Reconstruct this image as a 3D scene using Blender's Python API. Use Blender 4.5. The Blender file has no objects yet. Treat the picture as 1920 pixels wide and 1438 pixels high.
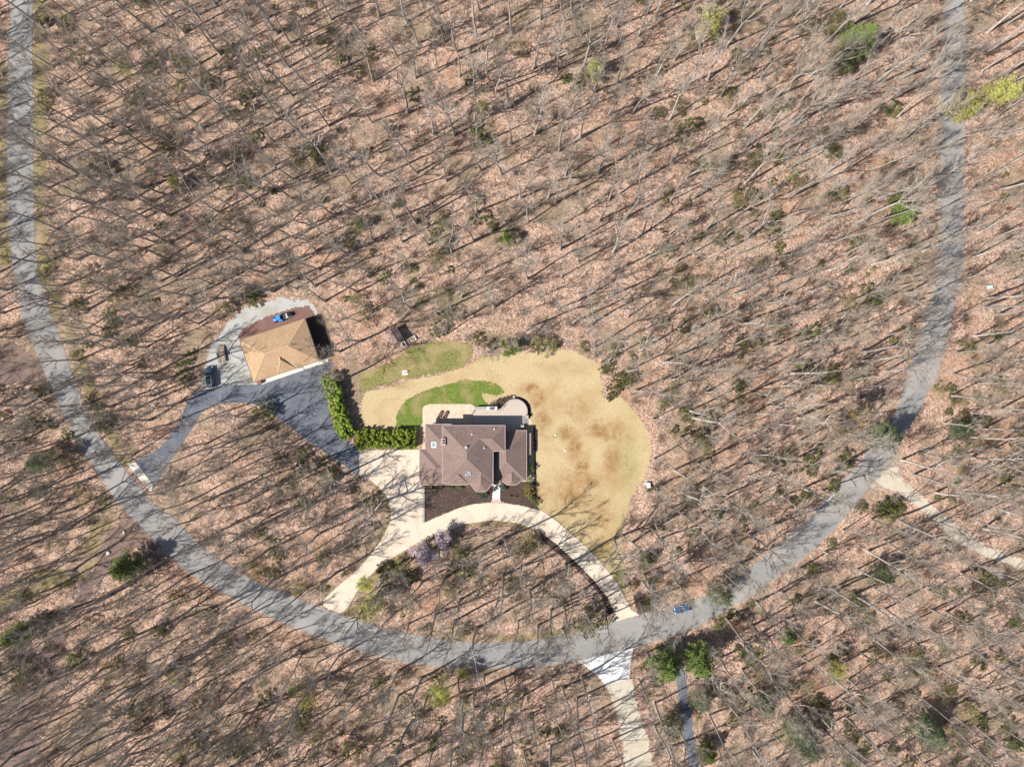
import bpy, bmesh, math, random
import numpy as np
from mathutils import Vector, Matrix

# ------------------------------------------------------------------ camera, sky, sun
S = bpy.context.scene
COL = S.collection
PX = 0.125                                   # metres per photo pixel on the ground
HFOV = math.radians(72.0)
CAMH = 120.0 / math.tan(HFOV / 2)            # straight-down drone camera, 240 m across
cam_d = bpy.data.cameras.new('camera'); cam = bpy.data.objects.new('camera', cam_d)
COL.objects.link(cam); S.camera = cam
cam.location = (0, 0, CAMH); cam.rotation_euler = (0, 0, 0)
cam_d.sensor_width = 36; cam_d.angle = HFOV; cam_d.clip_start = 0.5; cam_d.clip_end = 6000

SUN_EL = math.radians(47.0)
SHADOW_AZ = math.radians(26.5)               # direction shadows fall, from +X towards +Y
sd = Vector((math.cos(SHADOW_AZ) * math.cos(SUN_EL), math.sin(SHADOW_AZ) * math.cos(SUN_EL), -math.sin(SUN_EL)))
W = bpy.data.worlds.new('World'); S.world = W; W.use_nodes = True
wn = W.node_tree; bg = wn.nodes['Background']
sky = wn.nodes.new('ShaderNodeTexSky'); sky.sky_type = 'NISHITA'; sky.sun_disc = False
sky.sun_elevation = SUN_EL
sky.sun_rotation = math.atan2(-sd.x, -sd.y)
wn.links.new(sky.outputs[0], bg.inputs[0]); bg.inputs[1].default_value = 0.08
sun_d = bpy.data.lights.new('sun', 'SUN'); sun = bpy.data.objects.new('sun', sun_d); COL.objects.link(sun)
sun_d.energy = 5.0; sun_d.angle = math.radians(0.5); sun_d.color = (1.0, 0.95, 0.88)
sun.rotation_euler = sd.to_track_quat('-Z', 'Y').to_euler(); sun.location = (-60, -40, 90)
S.view_settings.view_transform = 'Standard'; S.view_settings.look = 'None'
S.view_settings.exposure = 0.58; S.view_settings.gamma = 1.0
S.render.engine = 'CYCLES'
S.cycles.max_bounces = 3; S.cycles.diffuse_bounces = 1; S.cycles.glossy_bounces = 2
S.cycles.transmission_bounces = 2; S.cycles.transparent_max_bounces = 4

R = random.Random(7)

# ------------------------------------------------------------------ helpers
def at(px, py, z=0.0):
    k = (CAMH - z) / CAMH
    return ((px - 960) * PX * k, (719 - py) * PX * k)

def P(pts, z=0.0):
    return [at(x, y, z) for x, y in pts]

def tag(o, label=None, cat=None, group=None, kind=None):
    if label: o['label'] = label
    if cat: o['category'] = cat
    if group: o['group'] = group
    if kind: o['kind'] = kind
    return o

def empty(name, loc, label, cat, rz=0.0, group=None):
    o = bpy.data.objects.new(name, None); COL.objects.link(o)
    o.empty_display_size = 0.3
    o.location = loc; o.rotation_euler = (0, 0, rz)
    return tag(o, label, cat, group)

def mobj(name, data, mat=None, parent=None, smooth=False):
    """data: (verts, faces) or a mesh"""
    if isinstance(data, bpy.types.Mesh):
        me = data
    else:
        me = bpy.data.meshes.new(name)
        me.from_pydata([tuple(v) for v in data[0]], [], [tuple(f) for f in data[1]])
        me.update()
        if smooth:
            me.shade_smooth()
    if mat is not None and len(me.materials) == 0:
        me.materials.append(mat)
    o = bpy.data.objects.new(name, me); COL.objects.link(o)
    if parent is not None: o.parent = parent
    return o

class G:
    """collects vertices and faces"""
    def __init__(s): s.v = []; s.f = []
    def add(s, v, f):
        n = len(s.v); s.v += [tuple(p) for p in v]; s.f += [tuple(i + n for i in q) for q in f]; return s
    def box(s, x0, x1, y0, y1, z0, z1):
        v = [(x0,y0,z0),(x1,y0,z0),(x1,y1,z0),(x0,y1,z0),(x0,y0,z1),(x1,y0,z1),(x1,y1,z1),(x0,y1,z1)]
        return s.add(v, [(0,3,2,1),(4,5,6,7),(0,1,5,4),(1,2,6,5),(2,3,7,6),(3,0,4,7)])
    def obox(s, c, size, rz=0, rx=0, ry=0):
        M = Matrix.Rotation(rz,4,'Z') @ Matrix.Rotation(ry,4,'Y') @ Matrix.Rotation(rx,4,'X')
        a, b, d = size[0]/2, size[1]/2, size[2]/2
        v = [Vector(c) + M @ Vector(p) for p in ((-a,-b,-d),(a,-b,-d),(a,b,-d),(-a,b,-d),(-a,-b,d),(a,-b,d),(a,b,d),(-a,b,d))]
        return s.add(v, [(0,3,2,1),(4,5,6,7),(0,1,5,4),(1,2,6,5),(2,3,7,6),(3,0,4,7)])
    def bar(s, a, b, w, h=None):
        a = Vector(a); b = Vector(b); h = h or w
        d = (b - a).normalized()
        up = Vector((0,0,1)) if abs(d.z) < 0.95 else Vector((1,0,0))
        sx = d.cross(up).normalized() * w / 2; sy = sx.cross(d).normalized() * h / 2
        v = [a-sx-sy, a+sx-sy, a+sx+sy, a-sx+sy, b-sx-sy, b+sx-sy, b+sx+sy, b-sx+sy]
        return s.add(v, [(0,3,2,1),(4,5,6,7),(0,1,5,4),(1,2,6,5),(2,3,7,6),(3,0,4,7)])
    def prism(s, pts, z0, z1):
        n = len(pts)
        area = sum(pts[i][0]*pts[(i+1)%n][1] - pts[(i+1)%n][0]*pts[i][1] for i in range(n))
        if area < 0: pts = pts[::-1]
        v = [(p[0],p[1],z0) for p in pts] + [(p[0],p[1],z1) for p in pts]
        f = [tuple(range(n, 2*n)), tuple(range(n-1, -1, -1))]
        f += [(i, (i+1)%n, (i+1)%n+n, i+n) for i in range(n)]
        return s.add(v, f)
    def cyl(s, c, r, h, n=16, axis='Z', r2=None):
        r2 = r if r2 is None else r2
        v = []
        for k, (rr, t) in enumerate(((r, 0), (r2, h))):
            for i in range(n):
                a = 2*math.pi*i/n
                p = (rr*math.cos(a), rr*math.sin(a), t)
                if axis == 'Y': p = (p[0], p[2], p[1])
                if axis == 'X': p = (p[2], p[0], p[1])
                v.append((p[0]+c[0], p[1]+c[1], p[2]+c[2]))
        f = [tuple(range(n, 2*n)), tuple(range(n-1,-1,-1))] + [(i,(i+1)%n,(i+1)%n+n,i+n) for i in range(n)]
        return s.add(v, f)
    def tube(s, path, radii, n=5, cap=False):
        """tapered tube along a path; a last radius of 0 ends in a point"""
        base = len(s.v); m = len(path)
        prev = None
        rings = []
        for i, p in enumerate(path):
            p = Vector(p)
            d = (Vector(path[min(i+1, m-1)]) - Vector(path[max(i-1, 0)]))
            d = d.normalized() if d.length > 1e-6 else Vector((0,0,1))
            if prev is None:
                u = d.orthogonal().normalized()
            else:
                u = (prev - d * prev.dot(d))
                u = u.normalized() if u.length > 1e-5 else d.orthogonal().normalized()
            prev = u
            w = d.cross(u)
            if radii[i] <= 0:
                rings.append([len(s.v)]); s.v.append(tuple(p))
            else:
                ring = []
                for k in range(n):
                    a = 2*math.pi*k/n
                    ring.append(len(s.v)); s.v.append(tuple(p + (u*math.cos(a) + w*math.sin(a))*radii[i]))
                rings.append(ring)
        for A, B in zip(rings, rings[1:]):
            if len(A) > 1 and len(B) > 1:
                for k in range(n): s.f.append((A[k], A[(k+1)%n], B[(k+1)%n], B[k]))
            elif len(A) > 1:
                for k in range(n): s.f.append((A[k], A[(k+1)%n], B[0]))
        if cap and len(rings[-1]) > 1: s.f.append(tuple(rings[-1]))
        return s
    def blob(s, c, r, seed=0, n=10, m=6, amp=0.12):
        """uneven rounded lump"""
        rr = random.Random(seed); base = len(s.v)
        for i in range(m+1):
            th = math.pi*i/m
            for k in range(n):
                a = 2*math.pi*k/n; q = 1 + rr.uniform(-amp, amp)
                s.v.append((c[0]+r[0]*q*math.sin(th)*math.cos(a), c[1]+r[1]*q*math.sin(th)*math.sin(a), c[2]+r[2]*q*math.cos(th)))
        for i in range(m):
            for k in range(n):
                a = base+i*n+k; b = base+i*n+(k+1)%n
                s.f.append((a, a+n, b+n, b))
        return s
    @property
    def d(s): return (s.v, s.f)

def bevel(o, w, seg=2):
    m = o.modifiers.new('bevel', 'BEVEL'); m.width = w; m.segments = seg; m.limit_method = 'ANGLE'
    return o

# ------------------------------------------------------------------ materials
def nodes(name):
    m = bpy.data.materials.new(name); m.use_nodes = True
    nt = m.node_tree; b = nt.nodes['Principled BSDF']
    return m, nt, b

def ramp(nt, cols):
    r = nt.nodes.new('ShaderNodeValToRGB')
    el = r.color_ramp.elements
    while len(el) > 1: el.remove(el[-1])
    el[0].position = cols[0][0]; el[0].color = (*cols[0][1], 1)
    for p, c in cols[1:]:
        e = el.new(p); e.color = (*c, 1)
    return r

def noise(nt, co, scale, detail=5, rough=0.6, dist=0.0):
    n = nt.nodes.new('ShaderNodeTexNoise'); n.inputs['Scale'].default_value = scale
    n.inputs['Detail'].default_value = detail; n.inputs['Roughness'].default_value = rough
    n.inputs['Distortion'].default_value = dist
    nt.links.new(co, n.inputs['Vector']); return n

def coord(nt, mode):
    if mode == 'pos':
        return nt.nodes.new('ShaderNodeNewGeometry').outputs['Position']
    return nt.nodes.new('ShaderNodeTexCoord').outputs['Object']

def mixc(nt, fac, a, b, mode='MIX'):
    x = nt.nodes.new('ShaderNodeMix'); x.data_type = 'RGBA'; x.blend_type = mode
    for s, v in ((x.inputs['Factor'], fac), (x.inputs['A'], a), (x.inputs['B'], b)):
        if isinstance(v, (int, float)): s.default_value = v
        elif isinstance(v, tuple): s.default_value = (*v, 1)
        else: nt.links.new(v, s)
    return x.outputs['Result']

def math_n(nt, op, a, b=0.0, clamp=False):
    x = nt.nodes.new('ShaderNodeMath'); x.operation = op; x.use_clamp = clamp
    for s, v in zip(x.inputs, (a, b)):
        if isinstance(v, (int, float)): s.default_value = v
        else: nt.links.new(v, s)
    return x.outputs[0]

def smooth_map(nt, v, a, b, lo=0.0, hi=1.0):
    x = nt.nodes.new('ShaderNodeMapRange'); x.interpolation_type = 'SMOOTHSTEP'
    nt.links.new(v, x.inputs[0])
    for i, q in ((1, a), (2, b), (3, lo), (4, hi)): x.inputs[i].default_value = q
    return x.outputs[0]

def add_bump(nt, b, h, strength, dist):
    x = nt.nodes.new('ShaderNodeBump'); x.inputs['Strength'].default_value = strength
    x.inputs['Distance'].default_value = dist
    nt.links.new(h, x.inputs['Height']); nt.links.new(x.outputs[0], b.inputs['Normal'])

def surf(name, cols, fine=3.0, big=None, bigcol=None, bigamt=0.5, rough=0.9, bump=0.3, bdist=0.03, mode='pos',
         spec=0.2, metallic=0.0, detail=6, bigpos=(0.45, 0.65)):
    m, nt, b = nodes(name)
    co = coord(nt, mode)
    n = noise(nt, co, fine, detail, 0.65)
    r = ramp(nt, cols); nt.links.new(n.outputs['Fac'], r.inputs[0]); c = r.outputs[0]
    if big:
        g = noise(nt, co, big, 4, 0.55, 0.4)
        f = smooth_map(nt, g.outputs['Fac'], bigpos[0], bigpos[1], 0, bigamt)
        c = mixc(nt, f, c, bigcol)
    nt.links.new(c, b.inputs['Base Color'])
    b.inputs['Roughness'].default_value = rough; b.inputs['Specular IOR Level'].default_value = spec
    b.inputs['Metallic'].default_value = metallic
    if bump: add_bump(nt, b, n.outputs['Fac'], bump, bdist)
    return m

def plain(name, col, rough=0.5, metallic=0.0, spec=0.5, var=0.12, scale=6.0, coat=0.0):
    m, nt, b = nodes(name)
    n = noise(nt, coord(nt, 'obj'), scale, 4, 0.6)
    lo = tuple(max(0, c*(1-var)) for c in col); hi = tuple(min(1, c*(1+var)) for c in col)
    r = ramp(nt, [(0.3, lo), (0.7, hi)]); nt.links.new(n.outputs['Fac'], r.inputs[0])
    nt.links.new(r.outputs[0], b.inputs['Base Color'])
    b.inputs['Roughness'].default_value = rough; b.inputs['Metallic'].default_value = metallic
    b.inputs['Specular IOR Level'].default_value = spec
    b.inputs['Coat Weight'].default_value = coat
    return m

M = {}
def litter():
    m, nt, b = nodes('leaf_litter')
    co = coord(nt, 'pos')
    v = nt.nodes.new('ShaderNodeTexVoronoi'); v.inputs['Scale'].default_value = 3.4
    v.inputs['Randomness'].default_value = 1.0
    wob = noise(nt, co, 1.3, 3, 0.6)
    mv = nt.nodes.new('ShaderNodeVectorMath'); mv.operation = 'MULTIPLY_ADD'
    nt.links.new(wob.outputs['Color'], mv.inputs[0]); mv.inputs[1].default_value = (0.7,0.7,0.7); nt.links.new(co, mv.inputs[2])
    nt.links.new(mv.outputs[0], v.inputs['Vector'])
    sep = nt.nodes.new('ShaderNodeSeparateColor'); nt.links.new(v.outputs['Color'], sep.inputs[0])
    n2 = noise(nt, co, 5.5, 4, 0.7)
    fac = math_n(nt, 'ADD', math_n(nt, 'MULTIPLY', sep.outputs[0], 0.6), math_n(nt, 'MULTIPLY', n2.outputs['Fac'], 0.5))
    r = ramp(nt, [(0.14, (0.085,0.052,0.036)), (0.32, (0.23,0.143,0.10)), (0.50, (0.375,0.243,0.178)), (0.70, (0.475,0.325,0.248)), (0.92, (0.65,0.50,0.40))])
    nt.links.new(fac, r.inputs[0]); c = r.outputs[0]
    # drifts of redder, greyer and barer ground
    g1 = noise(nt, co, 0.055, 5, 0.62, 0.6)
    c = mixc(nt, smooth_map(nt, g1.outputs['Fac'], 0.50, 0.70, 0, 0.55), c, (0.36,0.20,0.125), 'MIX')
    g2 = noise(nt, co, 0.11, 5, 0.65, 0.5)
    mp = nt.nodes.new('ShaderNodeMapping'); mp.inputs['Location'].default_value = (37, 11, 5)
    nt.links.new(co, mp.inputs[0]); nt.links.new(mp.outputs[0], g2.inputs['Vector'])
    c = mixc(nt, smooth_map(nt, g2.outputs['Fac'], 0.46, 0.66, 0, 0.75), c, mixc(nt, n2.outputs['Fac'], (0.11,0.085,0.05), (0.30,0.245,0.165)))
    g3 = noise(nt, co, 0.33, 6, 0.7, 0.3)
    c = mixc(nt, smooth_map(nt, g3.outputs['Fac'], 0.52, 0.70, 0, 0.6), c, (0.13,0.088,0.058))
    nt.links.new(c, b.inputs['Base Color'])
    b.inputs['Roughness'].default_value = 0.95; b.inputs['Specular IOR Level'].default_value = 0.1
    h = math_n(nt, 'ADD', sep.outputs[1], math_n(nt, 'MULTIPLY', n2.outputs['Fac'], 0.8))
    add_bump(nt, b, h, 0.7, 0.12)
    return m
M['litter'] = litter()

def lawn_mat():
    m, nt, b = nodes('dormant_grass')
    co = coord(nt, 'pos')
    n = noise(nt, co, 3.2, 8, 0.72)
    r = ramp(nt, [(0.28, (0.29,0.215,0.115)), (0.5, (0.45,0.35,0.20)), (0.72, (0.57,0.47,0.30))])
    nt.links.new(n.outputs['Fac'], r.inputs[0]); c = r.outputs[0]
    g = noise(nt, co, 0.16, 6, 0.65, 0.4)
    c = mixc(nt, smooth_map(nt, g.outputs['Fac'], 0.48, 0.68, 0, 0.5), c, (0.36,0.24,0.11))
    a = nt.nodes.new('ShaderNodeAttribute'); a.attribute_name = 'worn'
    f = math_n(nt, 'MULTIPLY', a.outputs['Fac'], smooth_map(nt, noise(nt, co, 0.7, 6, 0.7).outputs['Fac'], 0.3, 0.6, 0.35, 1.0), True)
    c = mixc(nt, f, c, (0.25,0.135,0.05))
    a2 = nt.nodes.new('ShaderNodeAttribute'); a2.attribute_name = 'green'
    f2 = math_n(nt, 'MULTIPLY', a2.outputs['Fac'], smooth_map(nt, noise(nt, co, 1.1, 6, 0.7).outputs['Fac'], 0.3, 0.62, 0.2, 1.0), True)
    c = mixc(nt, f2, c, (0.20,0.205,0.06))
    nt.links.new(c, b.inputs['Base Color']); b.inputs['Roughness'].default_value = 0.95
    b.inputs['Specular IOR Level'].default_value = 0.1
    add_bump(nt, b, n.outputs['Fac'], 0.5, 0.06)
    return m
M['dry'] = lawn_mat()
M['green'] = surf('green_grass', [(0.3,(0.07,0.10,0.018)),(0.52,(0.125,0.17,0.03)),(0.75,(0.22,0.25,0.07))], 2.2, 0.22, (0.26,0.21,0.09), 0.85, 0.9, 0.5, 0.05)
M['verge'] = surf('verge_grass', [(0.3,(0.13,0.105,0.04)),(0.5,(0.225,0.18,0.085)),(0.72,(0.35,0.275,0.165))], 2.5, 0.14, (0.29,0.215,0.14), 1.0, 0.95, 0.5, 0.05)
M['rough'] = surf('rough_grass', [(0.3,(0.085,0.095,0.022)),(0.5,(0.165,0.165,0.05)),(0.72,(0.33,0.28,0.14))], 2.4, 0.18, (0.31,0.235,0.12), 0.85, 0.95, 0.5, 0.05)
M['road'] = surf('road_asphalt', [(0.3,(0.185,0.18,0.175)),(0.55,(0.25,0.243,0.236)),(0.75,(0.31,0.30,0.292))], 5.0, 0.12, (0.315,0.295,0.275), 0.7, 0.92, 0.25, 0.02)
M['asphalt'] = surf('driveway_asphalt', [(0.3,(0.088,0.097,0.120)),(0.55,(0.118,0.130,0.157)),(0.75,(0.16,0.172,0.20))], 3.0, 0.3, (0.18,0.187,0.207), 0.6, 0.85, 0.2, 0.02)
M['concrete'] = surf('tan_concrete', [(0.3,(0.52,0.425,0.325)),(0.55,(0.605,0.51,0.41)),(0.75,(0.665,0.58,0.48))], 2.6, 0.3, (0.50,0.395,0.295), 0.65, 0.85, 0.1, 0.01)
M['white_concrete'] = surf('white_concrete', [(0.3,(0.56,0.555,0.54)),(0.7,(0.68,0.675,0.66))], 3.0, 0.4, (0.5,0.48,0.44), 0.5, 0.85, 0.1, 0.01)
M['apron'] = surf('cream_concrete', [(0.3,(0.58,0.55,0.48)),(0.7,(0.70,0.66,0.58))], 3.0, 0.4, (0.5,0.46,0.38), 0.5, 0.85, 0.1, 0.01)
M['patio'] = surf('stamped_concrete', [(0.3,(0.46,0.34,0.24)),(0.5,(0.58,0.46,0.35)),(0.75,(0.64,0.54,0.43))], 1.6, 0.9, (0.5,0.35,0.24), 0.6, 0.85, 0.2, 0.02)
M['paver'] = surf('patio_pavers', [(0.3,(0.40,0.335,0.275)),(0.55,(0.47,0.40,0.335)),(0.75,(0.52,0.45,0.385))], 6, 0.7, (0.40,0.34,0.29), 0.5, 0.9, 0.2, 0.015)
M['stone'] = surf('grey_stone', [(0.3,(0.30,0.285,0.265)),(0.55,(0.37,0.355,0.33)),(0.75,(0.43,0.415,0.39))], 5, 1.2, (0.33,0.30,0.27), 0.5, 0.9, 0.3, 0.02)
M['gravel'] = surf('grey_gravel', [(0.3,(0.27,0.265,0.25)),(0.5,(0.39,0.385,0.37)),(0.72,(0.50,0.495,0.48))], 6.0, 0.28, (0.33,0.31,0.25), 0.8, 0.95, 0.6, 0.04)
M['pale_dirt'] = surf('pale_gravel', [(0.3,(0.36,0.31,0.24)),(0.5,(0.47,0.42,0.34)),(0.72,(0.58,0.53,0.45))], 5.0, 0.3, (0.42,0.34,0.24), 0.7, 0.95, 0.5, 0.04)
M['red_dirt'] = surf('red_dirt', [(0.3,(0.115,0.078,0.07)),(0.5,(0.18,0.125,0.108)),(0.72,(0.26,0.185,0.16))], 4.0, 0.16, (0.24,0.17,0.12), 0.7, 0.95, 0.5, 0.04)
M['red_mulch'] = surf('red_mulch', [(0.3,(0.12,0.06,0.05)),(0.5,(0.18,0.10,0.085)),(0.72,(0.25,0.15,0.13))], 5.0, 0.4, (0.21,0.13,0.11), 0.6, 0.95, 0.6, 0.05)
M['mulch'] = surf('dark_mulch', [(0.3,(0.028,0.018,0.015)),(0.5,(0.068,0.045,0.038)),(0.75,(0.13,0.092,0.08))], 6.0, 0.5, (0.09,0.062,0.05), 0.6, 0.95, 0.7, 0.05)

def roof_mat(name, cols, course=0.16):
    m, nt, b = nodes(name)
    co = coord(nt, 'obj')
    n = noise(nt, co, 7.0, 5, 0.7)
    v = nt.nodes.new('ShaderNodeTexVoronoi'); v.inputs['Scale'].default_value = 3.2; nt.links.new(co, v.inputs['Vector'])
    sep = nt.nodes.new('ShaderNodeSeparateColor'); nt.links.new(v.outputs['Color'], sep.inputs[0])
    f = math_n(nt, 'ADD', math_n(nt, 'MULTIPLY', n.outputs['Fac'], 0.8), math_n(nt, 'MULTIPLY', sep.outputs[0], 0.2))
    r = ramp(nt, [(0.25, cols[0]), (0.5, cols[1]), (0.75, cols[2])]); nt.links.new(f, r.inputs[0])
    # shingle courses follow height up the slope
    sx = nt.nodes.new('ShaderNodeSeparateXYZ'); nt.links.new(co, sx.inputs[0])
    z = math_n(nt, 'FRACT', math_n(nt, 'DIVIDE', math_n(nt, 'ADD', sx.outputs[2], math_n(nt, 'MULTIPLY', n.outputs['Fac'], 0.05)), course))
    g = noise(nt, co, 0.35, 4, 0.6)
    c = mixc(nt, smooth_map(nt, g.outputs['Fac'], 0.45, 0.65, 0, 0.35), r.outputs[0], cols[0])
    c = mixc(nt, smooth_map(nt, z, 0.0, 0.25, 0.45, 0.0), c, tuple(q*0.55 for q in cols[0]))
    nt.links.new(c, b.inputs['Base Color']); b.inputs['Roughness'].default_value = 0.95
    b.inputs['Specular IOR Level'].default_value = 0.15
    add_bump(nt, b, math_n(nt, 'ADD', math_n(nt, 'MULTIPLY', z, 0.6), f), 0.5, 0.03)
    return m
M['roof'] = roof_mat('brown_shingles', [(0.15,0.104,0.088),(0.215,0.155,0.135),(0.275,0.208,0.185)])
M['roof_tan'] = roof_mat('tan_shingles', [(0.31,0.20,0.115),(0.42,0.285,0.175),(0.50,0.36,0.235)])
M['roof_shed'] = roof_mat('shed_shingles', [(0.20,0.14,0.115),(0.28,0.20,0.17),(0.34,0.255,0.22)])
M['cap'] = plain('ridge_caps', (0.235,0.165,0.145), 0.95, spec=0.15)
M['cap_tan'] = plain('tan_ridge_caps', (0.45,0.315,0.20), 0.95, spec=0.15)
M['trim'] = plain('pink_beige_trim', (0.42,0.31,0.295), 0.7, spec=0.3, var=0.06)
M['brown_trim'] = plain('brown_trim', (0.10,0.06,0.045), 0.7, spec=0.3)
M['wall'] = surf('beige_siding', [(0.3,(0.38,0.31,0.25)),(0.7,(0.45,0.38,0.31))], 3, None, rough=0.85, bump=0.1, mode='obj')
M['brick'] = surf('brick_wall', [(0.3,(0.20,0.09,0.07)),(0.7,(0.30,0.15,0.115))], 8, None, rough=0.9, bump=0.3, mode='obj')
M['glass'] = plain('window_glass', (0.05,0.07,0.09), 0.08, 0.0, 0.7, 0.2)
M['skyglass'] = plain('skylight_glass', (0.20,0.27,0.33), 0.12, 0.0, 0.8, 0.15)
M['white'] = plain('white_paint', (0.75,0.74,0.72), 0.6, spec=0.3)
M['grey_metal'] = plain('grey_metal', (0.45,0.46,0.47), 0.45, 0.6)
M['dark_metal'] = plain('dark_metal', (0.05,0.05,0.055), 0.5, 0.4)
M['black'] = plain('black_rubber', (0.018,0.018,0.02), 0.8, spec=0.2)
M['wicker'] = plain('brown_wicker', (0.13,0.075,0.055), 0.8, spec=0.2, var=0.3)
M['door'] = plain('brown_door', (0.12,0.06,0.035), 0.5)
M['plank'] = surf('weathered_planks', [(0.3,(0.22,0.165,0.115)),(0.7,(0.37,0.29,0.215))], 5, None, rough=0.9, bump=0.3, mode='obj')
M['blue_paint'] = plain('blue_paint', (0.02,0.075,0.20), 0.3, 0.2, 0.6, 0.05, coat=0.6)
M['bright_blue'] = plain('bright_blue_paint', (0.02,0.22,0.62), 0.35, 0.0, 0.6, 0.06, coat=0.4)
M['slate_paint'] = plain('slate_blue_paint', (0.055,0.10,0.14), 0.2, 0.4, 0.6, 0.05, coat=0.8)
M['car_glass'] = plain('car_glass', (0.02,0.03,0.04), 0.06, 0.0, 0.5, 0.1)
M['rim'] = plain('wheel_rim', (0.4,0.41,0.42), 0.35, 0.8)
M['lamp'] = plain('lamp_lens', (0.75,0.76,0.78), 0.1)
M['red_lamp'] = plain('red_lamp', (0.45,0.02,0.02), 0.2)
M['teal'] = plain('pale_teal_box', (0.42,0.58,0.54), 0.5)

def bark(name, lo, mid, hi):
    m, nt, b = nodes(name)
    co = coord(nt, 'obj')
    mp = nt.nodes.new('ShaderNodeMapping'); mp.inputs['Scale'].default_value = (1, 1, 0.25)
    nt.links.new(co, mp.inputs[0])
    n = noise(nt, mp.outputs[0], 5.0, 5, 0.7)
    r = ramp(nt, [(0.3, lo), (0.5, mid), (0.72, hi)]); nt.links.new(n.outputs['Fac'], r.inputs[0])
    oi = nt.nodes.new('ShaderNodeObjectInfo')
    hv = nt.nodes.new('ShaderNodeHueSaturation'); nt.links.new(r.outputs[0], hv.inputs['Color'])
    nt.links.new(smooth_map(nt, oi.outputs['Random'], 0, 1, 0.72, 1.25), hv.inputs['Value'])
    nt.links.new(hv.outputs[0], b.inputs['Base Color'])
    b.inputs['Roughness'].default_value = 0.95; b.inputs['Specular IOR Level'].default_value = 0.1
    add_bump(nt, b, n.outputs['Fac'], 0.5, 0.05)
    return m
M['bark'] = bark('grey_bark', (0.20,0.175,0.15), (0.39,0.355,0.32), (0.57,0.535,0.495))
M['twig'] = bark('branch_bark', (0.19,0.155,0.125), (0.36,0.305,0.255), (0.53,0.475,0.415))
M['dead'] = bark('bleached_wood', (0.32,0.28,0.25), (0.48,0.43,0.40), (0.60,0.56,0.53))
M['brush'] = bark('brush_twigs', (0.11,0.08,0.062), (0.20,0.155,0.12), (0.31,0.25,0.20))

def leafmat(name, lo, mid, hi, trans=0.25):
    m, nt, b = nodes(name)
    co = coord(nt, 'obj')
    n = noise(nt, co, 2.2, 5, 0.7)
    r = ramp(nt, [(0.3, lo), (0.5, mid), (0.7, hi)]); nt.links.new(n.outputs['Fac'], r.inputs[0])
    oi = nt.nodes.new('ShaderNodeObjectInfo')
    hv = nt.nodes.new('ShaderNodeHueSaturation'); nt.links.new(r.outputs[0], hv.inputs['Color'])
    nt.links.new(smooth_map(nt, oi.outputs['Random'], 0, 1, 0.75, 1.25), hv.inputs['Value'])
    nt.links.new(smooth_map(nt, oi.outputs['Random'], 0, 1, 0.485, 0.515), hv.inputs['Hue'])
    nt.links.new(hv.outputs[0], b.inputs['Base Color'])
    b.inputs['Roughness'].default_value = 0.7; b.inputs['Specular IOR Level'].default_value = 0.25
    t = nt.nodes.new('ShaderNodeBsdfTranslucent'); nt.links.new(hv.outputs[0], t.inputs[0])
    mx = nt.nodes.new('ShaderNodeMixShader'); mx.inputs[0].default_value = trans
    out = nt.nodes['Material Output']
    nt.links.new(b.outputs[0], mx.inputs[1]); nt.links.new(t.outputs[0], mx.inputs[2]); nt.links.new(mx.outputs[0], out.inputs[0])
    return m
M['laurel'] = leafmat('laurel_leaves', (0.085,0.10,0.03), (0.165,0.18,0.06), (0.27,0.275,0.105))
M['olive'] = leafmat('olive_leaves', (0.12,0.115,0.045), (0.21,0.20,0.08), (0.32,0.29,0.125))
M['pine'] = leafmat('pine_needles', (0.095,0.135,0.032), (0.19,0.245,0.062), (0.30,0.35,0.115))
M['hemlock'] = leafmat('hemlock_needles', (0.09,0.125,0.055), (0.17,0.21,0.10), (0.26,0.30,0.15))
M['hedge'] = leafmat('hedge_leaves', (0.12,0.165,0.02), (0.235,0.31,0.04), (0.37,0.44,0.085))
M['bright'] = leafmat('bright_leaves', (0.08,0.14,0.022), (0.16,0.26,0.04), (0.26,0.36,0.07))
M['bud'] = leafmat('spring_buds', (0.36,0.36,0.08), (0.50,0.48,0.14), (0.62,0.58,0.22), 0.35)
M['gold'] = leafmat('gold_leaves', (0.20,0.17,0.03), (0.33,0.28,0.06), (0.45,0.39,0.12))
M['bluegreen'] = leafmat('blue_green_leaves', (0.08,0.14,0.09), (0.15,0.22,0.15), (0.25,0.32,0.22))
M['redleaf'] = leafmat('red_leaves', (0.09,0.03,0.03), (0.18,0.06,0.055), (0.26,0.10,0.09))
M['pink'] = leafmat('pink_blossom', (0.42,0.33,0.37), (0.58,0.48,0.52), (0.72,0.64,0.66), 0.3)
M['brownleaf'] = leafmat('dry_beech_leaves', (0.26,0.16,0.08), (0.40,0.26,0.14), (0.52,0.36,0.21), 0.3)

# ------------------------------------------------------------------ ground sheets
def seg_dist(X, Y, poly):
    d = np.full(X.shape, 1e9); inside = np.zeros(X.shape, bool); n = len(poly)
    for i in range(n):
        x0, y0 = poly[i]; x1, y1 = poly[(i+1) % n]
        dx, dy = x1-x0, y1-y0; L = dx*dx+dy*dy + 1e-12
        t = np.clip(((X-x0)*dx+(Y-y0)*dy)/L, 0, 1)
        d = np.minimum(d, np.hypot(X-x0-t*dx, Y-y0-t*dy))
        if abs(dy) > 1e-12:
            c = ((y0 > Y) != (y1 > Y)) & (X < dx*(Y-y0)/dy + x0)
            inside ^= c
    return np.where(inside, -d, d)

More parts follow.
